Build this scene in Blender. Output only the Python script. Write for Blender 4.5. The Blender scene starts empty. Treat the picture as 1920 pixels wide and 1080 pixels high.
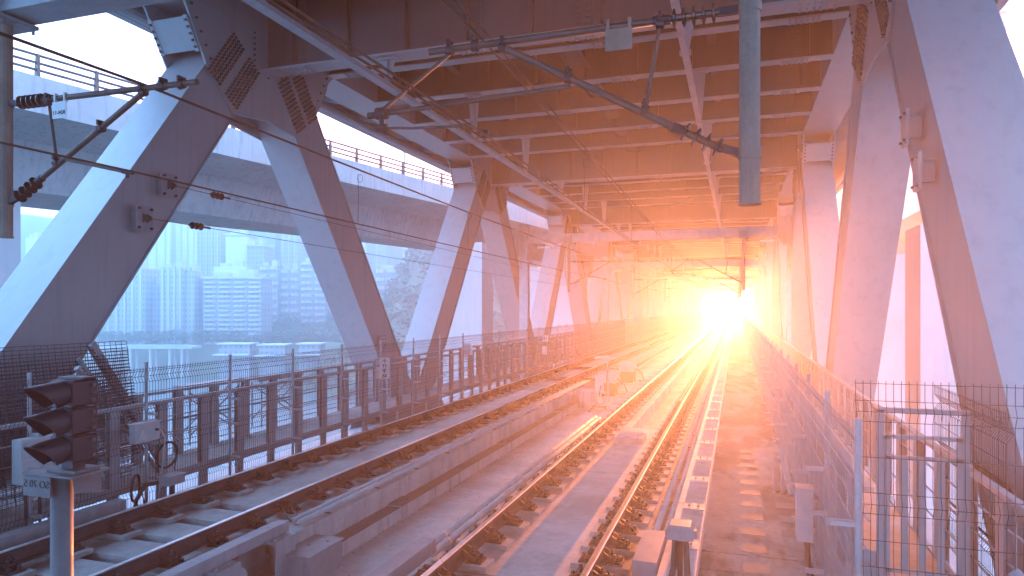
import bpy, math, random
from mathutils import Vector
R = math.radians
rnd = random.Random(11)
S = bpy.context.scene
COL = S.collection

# ------------------------------------------------------------------ camera, sky, sun, exposure
H = 2.637                                   # eye height above rail top (rail top is Z = 0, tunnel axis is +Y)
YAW = R(18.17)
cam_d = bpy.data.cameras.new("camera"); cam = bpy.data.objects.new("camera", cam_d); COL.objects.link(cam)
cam.location = (0, 0, H); cam.rotation_euler = (R(90), 0, YAW)
cam_d.sensor_width = 36; cam_d.lens = 24; cam_d.shift_y = 38/1920
cam_d.clip_start = 0.05; cam_d.clip_end = 6000
S.camera = cam

SUN_EL = R(0.35)
sun_d = bpy.data.lights.new("sun", 'SUN'); sun = bpy.data.objects.new("sun", sun_d); COL.objects.link(sun)
sun_d.energy = 5.0; sun_d.angle = R(0.5); sun_d.color = (1.0, 0.29, 0.12)
sun.rotation_euler = (-(math.pi/2 - SUN_EL), 0, 0)

W = bpy.data.worlds.new("World"); S.world = W; W.use_nodes = True
nt = W.node_tree; N = nt.nodes; L = nt.links
bg = N["Background"]
sky = N.new("ShaderNodeTexSky"); sky.sky_type = 'NISHITA'; sky.sun_disc = False
sky.sun_elevation = SUN_EL; sky.sun_rotation = 0.0; sky.air_density = 1.0; sky.dust_density = 2.0
# thin overcast over the dusk sky, with the sun's own aureole in it
tc = N.new("ShaderNodeTexCoord")
vm = N.new("ShaderNodeVectorMath"); vm.operation = 'DOT_PRODUCT'
vm.inputs[1].default_value = (0, math.cos(SUN_EL), math.sin(SUN_EL))
L.new(tc.outputs['Generated'], vm.inputs[0])
def m_(op, a, b=None):
    n = N.new("ShaderNodeMath"); n.operation = op
    for i, v in enumerate((a, b)):
        if v is None: continue
        if isinstance(v, (int, float)): n.inputs[i].default_value = v
        else: L.new(v, n.inputs[i])
    return n.outputs[0]
ang = m_('SUBTRACT', 1.0, vm.outputs['Value'])                    # ~ angle^2 / 2
core = m_('EXPONENT', m_('MULTIPLY', ang, -1600.0))
halo = m_('EXPONENT', m_('MULTIPLY', ang, -90.0))
def scale_col(col, fac):
    n = N.new("ShaderNodeVectorMath"); n.operation = 'SCALE'
    if isinstance(col, tuple): n.inputs[0].default_value = col
    else: L.new(col, n.inputs[0])
    if isinstance(fac, (int, float)): n.inputs['Scale'].default_value = fac
    else: L.new(fac, n.inputs['Scale'])
    return n.outputs[0]
def add_col(a, b):
    n = N.new("ShaderNodeVectorMath"); n.operation = 'ADD'
    L.new(a, n.inputs[0]); L.new(b, n.inputs[1]); return n.outputs[0]
OVERCAST = (0.27, 0.59, 1.13)
cl = N.new("ShaderNodeTexNoise"); cl.inputs['Scale'].default_value = 2.5; cl.inputs['Detail'].default_value = 5
L.new(tc.outputs['Generated'], cl.inputs['Vector'])
vg = N.new("ShaderNodeVectorMath"); vg.operation = 'DOT_PRODUCT'; vg.inputs[1].default_value = (-.55, -.60, .58)
L.new(tc.outputs['Generated'], vg.inputs[0])
cf = m_('MULTIPLY', m_('ADD', m_('MULTIPLY', cl.outputs['Fac'], 0.4), 0.8), m_('ADD', m_('MULTIPLY', vg.outputs['Value'], 0.78), 0.82))   # dome brightened behind and to the left to shape the light
tot = add_col(scale_col(sky.outputs[0], 0.04), scale_col(scale_col(OVERCAST, 4.3), cf))
tot = add_col(tot, scale_col((1.0, 0.80, 0.55), m_('MULTIPLY', core, 150.0)))
tot = add_col(tot, scale_col((1.0, 0.50, 0.16), m_('MULTIPLY', halo, 2.5)))
L.new(tot, bg.inputs['Color']); bg.inputs['Strength'].default_value = 0.1

S.view_settings.view_transform = 'Standard'; S.view_settings.look = 'None'
S.view_settings.gamma = 1.0; S.view_settings.exposure = 4.05
S.render.engine = 'CYCLES'
cy = S.cycles
cy.use_denoising = True
cy.max_bounces = 5; cy.diffuse_bounces = 3; cy.glossy_bounces = 2; cy.transmission_bounces = 2
cy.volume_bounces = 0; cy.transparent_max_bounces = 8; cy.sample_clamp_indirect = 4.0
cy.use_fast_gi = False; cy.caustics_reflective = False; cy.caustics_refractive = False

# ------------------------------------------------------------------ materials
def mat(name, col, rough=0.6, metal=0.0, nscale=3.0, namt=0.18, streak=0.0, bump=0.0, bscale=40.0, stain=None, wet=False, spec=0.5, rvar=.08, rust=False, bands=()):
    """Painted / cast / poured surface: base colour broken up by noise, optional vertical run-off streaks, stains and grain."""
    m = bpy.data.materials.new(name); m.use_nodes = True
    n = m.node_tree.nodes; l = m.node_tree.links; p = n["Principled BSDF"]
    p.inputs['Roughness'].default_value = rough; p.inputs['Metallic'].default_value = metal
    p.inputs['Specular IOR Level'].default_value = spec
    geo = n.new("ShaderNodeNewGeometry")
    def noise(scale, detail=6, vec=None, rgh=0.6):
        t = n.new("ShaderNodeTexNoise"); t.inputs['Scale'].default_value = scale
        t.inputs['Detail'].default_value = detail; t.inputs['Roughness'].default_value = rgh
        l.new(vec or geo.outputs['Position'], t.inputs['Vector']); return t.outputs['Fac']
    def ramp(f, a, b, lo, hi):
        t = n.new("ShaderNodeMapRange"); l.new(f, t.inputs['Value'])
        for i, v in zip(('From Min', 'From Max', 'To Min', 'To Max'), (a, b, lo, hi)): t.inputs[i].default_value = v
        t.clamp = True
        return t.outputs['Result']
    def mul(a, b):
        t = n.new("ShaderNodeMath"); t.operation = 'MULTIPLY'; l.new(a, t.inputs[0]); l.new(b, t.inputs[1]); return t.outputs[0]
    f = ramp(noise(nscale), 0.3, 0.7, 1.0 - namt, 1.0 + namt)
    f = mul(f, ramp(noise(nscale*9, 4), 0.3, 0.7, 1.0 - namt*0.5, 1.0 + namt*0.5))
    if streak:
        mp = n.new("ShaderNodeMapping"); mp.inputs['Scale'].default_value = (5.0, 5.0, 0.35)
        l.new(geo.outputs['Position'], mp.inputs['Vector'])
        f = mul(f, ramp(noise(1.0, 5, mp.outputs[0]), 0.50, 0.72, 1.0, 1.0 - streak))
    vs = n.new("ShaderNodeVectorMath"); vs.operation = 'SCALE'; vs.inputs[0].default_value = col
    l.new(f, vs.inputs['Scale']); c = vs.outputs[0]
    if stain:
        mx = n.new("ShaderNodeMix"); mx.data_type = 'RGBA'
        l.new(ramp(noise(0.55, 8), 0.52, 0.62, 0.0, 0.85), mx.inputs['Factor'])
        l.new(c, mx.inputs['A']); mx.inputs['B'].default_value = (*stain, 1); c = mx.outputs['Result']
    if bands:                                           # brake dust and rust along the rails
        sx = n.new("ShaderNodeSeparateXYZ"); l.new(geo.outputs['Position'], sx.inputs[0]); acc = None
        for xb in bands:
            a1 = n.new("ShaderNodeMath"); a1.operation = 'SUBTRACT'; l.new(sx.outputs[0], a1.inputs[0]); a1.inputs[1].default_value = xb
            a2 = n.new("ShaderNodeMath"); a2.operation = 'ABSOLUTE'; l.new(a1.outputs[0], a2.inputs[0])
            r_ = ramp(a2.outputs[0], .06, .50, .85, 0)
            if acc is None: acc = r_
            else:
                q_ = n.new("ShaderNodeMath"); q_.operation = 'MAXIMUM'; l.new(acc, q_.inputs[0]); l.new(r_, q_.inputs[1]); acc = q_.outputs[0]
        acc = mul(acc, ramp(noise(2.2, 6), .35, .62, .25, 1.0))
        mx = n.new("ShaderNodeMix"); mx.data_type = 'RGBA'; l.new(acc, mx.inputs['Factor']); l.new(c, mx.inputs['A']); mx.inputs['B'].default_value = (.15, .115, .09, 1); c = mx.outputs['Result']
    if rust:                                            # sparse rust runs and grime spots
        mp = n.new("ShaderNodeMapping"); mp.inputs['Scale'].default_value = (7.0, 7.0, 0.5); l.new(geo.outputs['Position'], mp.inputs['Vector'])
        k = mul(ramp(noise(1.0, 3, mp.outputs[0]), .62, .76, 0, 1), ramp(noise(.45, 3), .56, .66, 0, .16))
        mx = n.new("ShaderNodeMix"); mx.data_type = 'RGBA'; l.new(k, mx.inputs['Factor']); l.new(c, mx.inputs['A']); mx.inputs['B'].default_value = (.14, .10, .075, 1); c = mx.outputs['Result']
    if wet:
        mp = n.new("ShaderNodeMapping"); mp.inputs['Scale'].default_value = (1.5, 0.55, 1.0)
        l.new(geo.outputs['Position'], mp.inputs['Vector'])
        w = ramp(noise(0.9, 6, mp.outputs[0]), 0.47, 0.56, 0.0, 1.0)
        mx = n.new("ShaderNodeMix"); mx.data_type = 'RGBA'; l.new(w, mx.inputs['Factor'])
        dk = n.new("ShaderNodeVectorMath"); dk.operation = 'SCALE'; l.new(c, dk.inputs[0]); dk.inputs['Scale'].default_value = 0.55
        l.new(c, mx.inputs['A']); l.new(dk.outputs[0], mx.inputs['B']); c = mx.outputs['Result']
        l.new(ramp(w, 0.0, 1.0, rough, 0.60), p.inputs['Roughness'])
    else:
        l.new(ramp(noise(nscale*3), 0.3, 0.7, max(0.05, rough-rvar), min(1, rough+rvar)), p.inputs['Roughness'])
    l.new(c, p.inputs['Base Color'])
    if bump:
        b = n.new("ShaderNodeBump"); b.inputs['Strength'].default_value = bump; b.inputs['Distance'].default_value = 0.02
        l.new(noise(bscale, 8), b.inputs['Height']); l.new(b.outputs['Normal'], p.inputs['Normal'])
    return m
M = {}
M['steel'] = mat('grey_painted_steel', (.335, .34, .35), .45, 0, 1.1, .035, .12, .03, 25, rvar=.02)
M['beam'] = mat('shaded_deck_steel', (.10, .095, .092), .36, 0, .7, .06, .15, .03, 25, rvar=.02)  # same paint as the truss, darkened: shade under the deck put into the colour
M['steel_dark'] = mat('weathered_steel', (.27, .27, .28), .5, 0, 1.2, .14, .25, .05, 30)
M['bolt'] = mat('bolt_steel', (.10, .095, .095), .5, 0.2, 6, .15)
M['galv'] = mat('galvanised_steel', (.36, .365, .38), .5, .15, 4, .14, .12, .04, 60)
M['tube'] = mat('dull_galvanised_tube', (.085, .066, .055), .5, .2, 5, .2)
M['mesh'] = mat('dark_mesh_wire', (.055, .062, .08), .5, .2, 5, .2)
M['drop'] = mat('drop_tube_zinc', (.27, .185, .14), .5, 0, 3, .2, .25, .06, 40)
M['pole'] = mat('dark_grey_pole', (.12, .125, .13), .5, 0, 3, .15, .2, .05, 40)
M['rail'] = mat('rail_rust', (.044, .043, .048), .62, 0.2, 5, .3, 0, .1, 60)
M['railtop'] = mat('rail_polished', (.80, .79, .78), .34, 1.0, 8, .08)
M['iron'] = mat('cast_iron', (.028, .029, .034), .55, .2, 8, .25, 0, .1, 80)
M['concrete'] = mat('concrete', (.42, .415, .405), .82, 0, 1.2, .16, .28, .22, 60)
M['floor'] = mat('floor_concrete', (.37, .365, .355), .85, 0, .9, .20, 0, .25, 50, stain=(.33, .31, .29))
M['slab'] = mat('track_slab_concrete', (.42, .415, .405), .85, 0, 1.3, .2, .2, .25, 55, stain=(.30, .285, .27), bands=(-7.56, -6.04, -2.93, -1.43))
M['dusty'] = mat('dusty_ledge', (.16, .145, .135), .9, 0, 2, .2, 0, .3, 60)
M['walk'] = mat('wet_concrete', (.40, .38, .36), .9, 0, 1.4, .22, 0, .15, 70, wet=True, spec=0.0)
M['pad'] = mat('grout_pad', (.34, .33, .32), .85, 0, 6, .18, 0, .2, 60)
M['pvc'] = mat('grey_conduit', (.42, .42, .42), .9, 0, 5, .12, .15, spec=0.0)
M['black'] = mat('black_enamel', (.016, .021, .030), .42, 0, 6, .2)
M['cable'] = mat('black_cable', (.02, .02, .022), .5, 0, 8, .2)
M['white'] = mat('white_enamel', (.72, .72, .71), .4, 0, 4, .06, .08)
M['offwhite'] = mat('weathered_white_paint', (.50, .50, .49), .5, 0, 4, .10, .15)
M['boxgrey'] = mat('grey_enclosure', (.42, .43, .44), .45, 0, 5, .1, .1)
M['insul'] = mat('brown_porcelain', (.06, .032, .025), .22, 0, 5, .15)
M['wire'] = mat('copper_wire', (.10, .06, .045), .45, .6, 10, .1)
M['lens'] = mat('dark_lens', (.02, .02, .022), .12, 0, 10, .1)
M['viad'] = mat('viaduct_concrete', (.36, .36, .355), .8, 0, .5, .10, .30, .1, 20)
M['pier'] = mat('pier_concrete', (.50, .50, .50), .8, 0, .3, .06, .08, .05, 12)
M['ink'] = mat('black_lettering', (.015, .015, .015), .5, 0, 5, .05)
M['bank'] = mat('river_bank', (.42, .41, .38), .9, 0, .05, .3, 0, 0)
M['leafbank'] = mat('hill_soil', (.10, .12, .07), .95, 0, .05, .35, 0, 0)
M['leaf'] = mat('foliage', (.055, .085, .04), .7, 0, .12, .45, 0, 0)
M['plate'] = mat('floor_plate_concrete', (.30, .285, .27), .9, 0, 3, .15, 0, .2, 60, spec=.03)
M['asph'] = mat('asphalt', (.06, .06, .06), .9, 0, 1, .2)

def facade(name, wall, win, sx, sz, mortar=0.28):
    """Rows of windows as a surface pattern: x/y runs along the facade, z gives the storeys."""
    m = bpy.data.materials.new(name); m.use_nodes = True
    n = m.node_tree.nodes; l = m.node_tree.links; p = n["Principled BSDF"]
    geo = n.new("ShaderNodeNewGeometry"); sp = n.new("ShaderNodeSeparateXYZ"); l.new(geo.outputs['Position'], sp.inputs[0])
    ad = n.new("ShaderNodeMath"); ad.operation = 'ADD'; l.new(sp.outputs[0], ad.inputs[0]); l.new(sp.outputs[1], ad.inputs[1])
    cb = n.new("ShaderNodeCombineXYZ"); l.new(ad.outputs[0], cb.inputs[0]); l.new(sp.outputs[2], cb.inputs[1])
    br = n.new("ShaderNodeTexBrick"); br.offset = 0.0; br.inputs['Scale'].default_value = 1.0
    br.inputs['Brick Width'].default_value = sx; br.inputs['Row Height'].default_value = sz
    br.inputs['Mortar Size'].default_value = mortar*sz; br.inputs['Mortar Smooth'].default_value = 0.0
    br.inputs['Color1'].default_value = (*win, 1); br.inputs['Color2'].default_value = (*[min(1, v*2.2) for v in win], 1)
    br.inputs['Mortar'].default_value = (*wall, 1)
    l.new(cb.outputs[0], br.inputs['Vector']); l.new(br.outputs['Color'], p.inputs['Base Color'])
    p.inputs['Roughness'].default_value = .7
    return m
M['fac1'] = facade('tower_facade', (.36, .37, .38), (.07, .09, .12), 2.4, 3.0, .22)
M['fac2'] = facade('slab_facade', (.30, .30, .30), (.08, .09, .11), 3.2, 3.0, .25)
M['fac3'] = facade('glass_facade', (.30, .34, .38), (.10, .14, .19), 1.6, 3.6, .12)
M['fac4'] = facade('pale_facade', (.66, .66, .65), (.12, .14, .17), 2.0, 3.0, .3)

wm = bpy.data.materials.new('river_water'); wm.use_nodes = True
p = wm.node_tree.nodes["Principled BSDF"]; p.inputs['Base Color'].default_value = (.10, .13, .13, 1); p.inputs['Roughness'].default_value = .18
tn = wm.node_tree.nodes.new("ShaderNodeTexNoise"); tn.inputs['Scale'].default_value = .25; tn.inputs['Detail'].default_value = 8
g_ = wm.node_tree.nodes.new("ShaderNodeNewGeometry"); wm.node_tree.links.new(g_.outputs['Position'], tn.inputs['Vector'])
bp = wm.node_tree.nodes.new("ShaderNodeBump"); bp.inputs['Strength'].default_value = .5; bp.inputs['Distance'].default_value = 1.0
wm.node_tree.links.new(tn.outputs['Fac'], bp.inputs['Height']); wm.node_tree.links.new(bp.outputs['Normal'], p.inputs['Normal'])
M['water'] = wm

# ------------------------------------------------------------------ mesh builder and object helpers
class MB:
    def __init__(s): s.v = []; s.f = []; s.mi = []
    def quadbox(s, pts, mi=0):                      # 8 corners: bottom ring 0-3, top ring 4-7
        b = len(s.v); s.v += [tuple(q) for q in pts]
        for q in ((0, 3, 2, 1), (4, 5, 6, 7), (0, 1, 5, 4), (1, 2, 6, 5), (2, 3, 7, 6), (3, 0, 4, 7)):
            s.f.append(tuple(b+i for i in q)); s.mi.append(mi)
    def box(s, x0, x1, y0, y1, z0, z1, mi=0):
        s.quadbox([(x0, y0, z0), (x1, y0, z0), (x1, y1, z0), (x0, y1, z0), (x0, y0, z1), (x1, y0, z1), (x1, y1, z1), (x0, y1, z1)], mi)
    def bar(s, p0, p1, w, h, up=(0, 0, 1), mi=0):    # rectangular bar from p0 to p1
        p0 = Vector(p0); p1 = Vector(p1); d = (p1-p0).normalized(); a = d.cross(Vector(up))
        if a.length < 1e-5: a = d.cross(Vector((1, 0, 0)))
        a.normalize(); b = a.cross(d).normalized(); a *= w/2; b *= h/2
        s.quadbox([p0-a-b, p0+a-b, p1+a-b, p1-a-b, p0-a+b, p0+a+b, p1+a+b, p1-a+b], mi)
    def lathe(s, p0, p1, prof, n=12, mi=0, caps=True):   # prof: (t, r) along p0->p1
        p0 = Vector(p0); p1 = Vector(p1); d = (p1-p0); u = d.normalized()
        a = u.cross(Vector((0, 0, 1)))
        if a.length < 1e-4: a = u.cross(Vector((1, 0, 0)))
        a.normalize(); c = u.cross(a); b = len(s.v)
        for t, r in prof:
            o = p0 + d*t
            for k in range(n):
                an = 2*math.pi*k/n; s.v.append(tuple(o + a*(r*math.cos(an)) + c*(r*math.sin(an))))
        for i in range(len(prof)-1):
            for k in range(n):
                k2 = (k+1) % n
                s.f.append((b+i*n+k, b+i*n+k2, b+(i+1)*n+k2, b+(i+1)*n+k)); s.mi.append(mi)
        if caps:
            s.f.append(tuple(b+k for k in reversed(range(n)))); s.mi.append(mi)
            e = b+(len(prof)-1)*n; s.f.append(tuple(e+k for k in range(n))); s.mi.append(mi)
    def tube(s, p0, p1, r, n=8, mi=0, caps=True): s.lathe(p0, p1, [(0, r), (1, r)], n, mi, caps)
    def path(s, pts, r, n=6, mi=0, closed=False):
        pts = [Vector(q) for q in pts]; b = len(s.v); m = len(pts); prev = None
        for i, q in enumerate(pts):
            if closed: t = pts[(i+1) % m]-pts[i-1]
            else: t = pts[min(i+1, m-1)]-pts[max(i-1, 0)]
            t.normalize()
            if prev is None:
                a = t.cross(Vector((0, 0, 1)))
                if a.length < 1e-3: a = t.cross(Vector((1, 0, 0)))
            else: a = prev - t*prev.dot(t)
            a.normalize(); prev = a; c = t.cross(a)
            for k in range(n):
                an = 2*math.pi*k/n + math.pi/n; s.v.append(tuple(q + a*(r*math.cos(an)) + c*(r*math.sin(an))))
        for i in range(m if closed else m-1):
            j = (i+1) % m
            for k in range(n):
                k2 = (k+1) % n; s.f.append((b+i*n+k, b+i*n+k2, b+j*n+k2, b+j*n+k)); s.mi.append(mi)
        if not closed:
            s.f.append(tuple(b+k for k in reversed(range(n)))); s.mi.append(mi)
            e = b+(m-1)*n; s.f.append(tuple(e+k for k in range(n))); s.mi.append(mi)
    def prism(s, poly, x0, x1, mi=0, axis='x'):       # polygon (a, b) extruded along an axis
        n = len(poly); b = len(s.v)
        def P(x, q):
            return (x, q[0], q[1]) if axis == 'x' else ((q[0], x, q[1]) if axis == 'y' else (q[0], q[1], x))
        s.v += [P(x0, q) for q in poly] + [P(x1, q) for q in poly]
        s.f.append(tuple(b+i for i in reversed(range(n)))); s.f.append(tuple(b+n+i for i in range(n))); s.mi += [mi, mi]
        for i in range(n):
            j = (i+1) % n; s.f.append((b+i, b+j, b+n+j, b+n+i)); s.mi.append(mi)
    def loft(s, rings, mi=0, close=True):              # rings: equal-length closed outlines
        b = len(s.v); n = len(rings[0])
        for r in rings: s.v += [tuple(q) for q in r]
        for i in range(len(rings)-1):
            for k in range(n):
                k2 = (k+1) % n; s.f.append((b+i*n+k, b+i*n+k2, b+(i+1)*n+k2, b+(i+1)*n+k)); s.mi.append(mi)
        if close:
            s.f.append(tuple(b+k for k in reversed(range(n)))); e = b+(len(rings)-1)*n
            s.f.append(tuple(e+k for k in range(n))); s.mi += [mi, mi]
    def bolt(s, p, d, r=.024, h=.03, mi=0):
        p = Vector(p); d = Vector(d); s.tube(p, p+d*h, r, 6, mi)
    def build(s, name, mats, parent=None, at=None, smooth=False):
        me = bpy.data.meshes.new(name)
        if parent is not None:
            r = parent
            off = Vector((0, 0, 0))
            while r is not None: off += r.location; r = r.parent
        else: off = Vector(at) if at else Vector((0, 0, 0))
        ox, oy, oz = off
        me.from_pydata([(x-ox, y-oy, z-oz) for x, y, z in s.v], [], s.f)
        if not isinstance(mats, (list, tuple)): mats = [mats]
        for m in mats: me.materials.append(M[m] if isinstance(m, str) else m)
        me.polygons.foreach_set('material_index', s.mi)
        if smooth: me.polygons.foreach_set('use_smooth', [True]*len(s.f))
        me.validate(); me.update()
        import bmesh
        bm = bmesh.new(); bm.from_mesh(me); bmesh.ops.recalc_face_normals(bm, faces=bm.faces); bm.to_mesh(me); bm.free()
        o = bpy.data.objects.new(name, me); COL.objects.link(o)
        if parent is not None: o.parent = parent
        else: o.location = off
        return o
def thing(name, label, cat, loc=(0, 0, 0), group=None):
    o = bpy.data.objects.new(name, None); COL.objects.link(o); o.location = loc; o.empty_display_size = .2
    o['label'] = label; o['category'] = cat
    if group: o['group'] = group
    return o
def tag(o, label, cat, group=None):
    o['label'] = label; o['category'] = cat
    if group: o['group'] = group
    return o
def struct(o): o['kind'] = 'structure'; return o
def kids(o): return list(o.children)
def copy_part(o, parent, shift=(0, 0, 0)):             # a part and its sub-parts
    c = o.copy(); COL.objects.link(c); c.parent = parent
    c.location = o.location + Vector(shift)
    for ch in KID.get(o.name, []): copy_part(ch, c)
    return c
KID = {}
def sub(o, *parts): KID.setdefault(o.name, []).extend(parts)
def copy_thing(o, parts, loc, label=None, group=None): # a thing with copies of its parts
    r = o.copy(); COL.objects.link(r); r.location = loc
    if label: r['label'] = label
    if group: r['group'] = group
    for q in parts: copy_part(q, r)
    return r
HAZE_D, HAZE_G = 0.0024, 0.64
# ------------------------------------------------------------------ the lower deck (setting)
Y0, Y1 = -22.0, 256.0
XI_L, XI_R = -10.8, 2.4           # inner faces of the two trusses
XC = (XI_L + XI_R)/2
m = MB()
m.box(-8.95, 1.02, Y0, Y1, -1.15, -.77)
struct(m.build('track_bed_floor', 'floor'))
m = MB()                                                        # left track slab, opening into sleeper blocks at the joint
m.box(-8.15, -5.39, 12.13, Y1, -.77, -.255); m.box(-8.15, -5.39, 8.28, 12.1, -.77, -.255)
y = 8.05
while y > Y0:
    m.box(-8.15, -5.75, y-.50, y, -.60, -.26); y -= .70
m.box(-8.1, -5.8, Y0, 8.28, -.77, -.60)
m.box(-5.75, -5.39, 7.45, 8.28, -.77, -.255)
struct(m.build('track_slab', ['slab']))
m = MB()
m.box(-5.39, -5.13, 7.9, Y1, -.77, -.574, 0); m.box(-5.39, -5.135, 7.9, Y1, -.574, -.57, 1)
for y in (9.9, 15.2, 20.5, 25.8, 31.1, 36.4, 41.7): m.box(-5.41, -5.10, y, y+.55, -.768, -.554, 0); m.box(-5.41, -5.10, y, y+.55, -.554, -.55, 1); m.bolt((-5.3, y+.2, -.55), (0, 0, 1), .02, .02, 1); m.bolt((-5.2, y+.35, -.55), (0, 0, 1), .02, .02, 1)
struct(m.build('track_kerb', ['concrete', 'dusty']))
m = MB()                                                        # right track: filled slab near, twin plinths beyond
for a, b in ((Y0, 6.92), (6.97, 11.9), (11.93, 16.6)): m.box(-3.55, -.86, a, b, -.77, -.255)
y = 16.63
while y < Y1:
    e = min(y+5.27, Y1)
    m.box(-3.55, -2.40, y, e, -.77, -.255); m.box(-1.88, -.86, y, e, -.77, -.255); y += 5.3
m.box(-2.40, -1.88, 16.63, Y1, -.77, -.60)
struct(m.build('track_slab', ['slab']))
m = MB()
y = Y0
while y < Y1:
    m.box(-.78, -.40, y, min(y+1.58, Y1), -.77, -.135)
    if y < 60: m.box(-.70, -.42, y+1.28, y+1.57, -.135, -.118); m.bolt((-.62, y+1.42, -.118), (0, 0, 1), .016, .02, 1); m.bolt((-.5, y+1.42, -.118), (0, 0, 1), .016, .02, 1)
    y += 1.6
struct(m.build('cable_trough_kerb', ['concrete', 'bolt']))
m = MB()
for a, b in ((Y0, 8.02), (8.06, 8.62), (8.66, 40), (40.03, 90), (90.03, Y1)): m.box(-.40, 1.02, a, b, -.77, -.32)
struct(m.build('walkway', 'walk'))
m = MB()
for a, b in ((Y0, 12), (12.02, 24), (24.02, 48), (48.02, Y1)): m.box(-10.0, -8.99, a, b, -.22, -.09)
for a, b in ((Y0, 12), (12.02, 24), (24.02, 48), (48.02, Y1)): m.box(1.09, 2.06, a, b, -.22, -.09)
struct(m.build('service_walkway', 'floor'))
m = MB()                                                        # floor beams under the lower deck
for k in range(-1, 19):
    yy = 5.85+16*k
    if yy > Y1: break
    m.box(XI_L, XI_R, yy-.25, yy+.25, -2.4, -1.15)
    m.box(XI_L, XI_R, yy+7.75, yy+8.2, -2.2, -1.15)
for x in (-9.5, -6.8, -4.2, -2.2, 1.5): m.box(x-.15, x+.15, Y0, Y1, -1.9, -1.152)
struct(m.build('lower_deck_frame', 'steel'))

m = MB(); rg = random.Random(8)                                 # grit along the foot of the long kerb and in the corners
for i in range(900):
    y = 6+34*rg.random()**1.6; k_ = rg.random()
    x, z = ((-5.12+abs(rg.gauss(0, .05)), -.77) if k_ < .55 else ((-3.57-abs(rg.gauss(0, .06)), -.77) if k_ < .75 else (rg.uniform(-5.0, -3.6), -.77)))
    q = rg.uniform(.006, .018); a_ = rg.random()*6
    b = len(m.v); m.v += [(x+q*math.cos(a_+t_), y+q*math.sin(a_+t_), z-.001) for t_ in (0, 2.1, 4.2)]+[(x, y, z+q*.9)]
    m.f += [(b, b+1, b+3), (b+1, b+2, b+3), (b+2, b, b+3)]; m.mi += [0, 0, 0]
o = m.build('grit', 'dusty'); o['kind'] = 'stuff'
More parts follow.
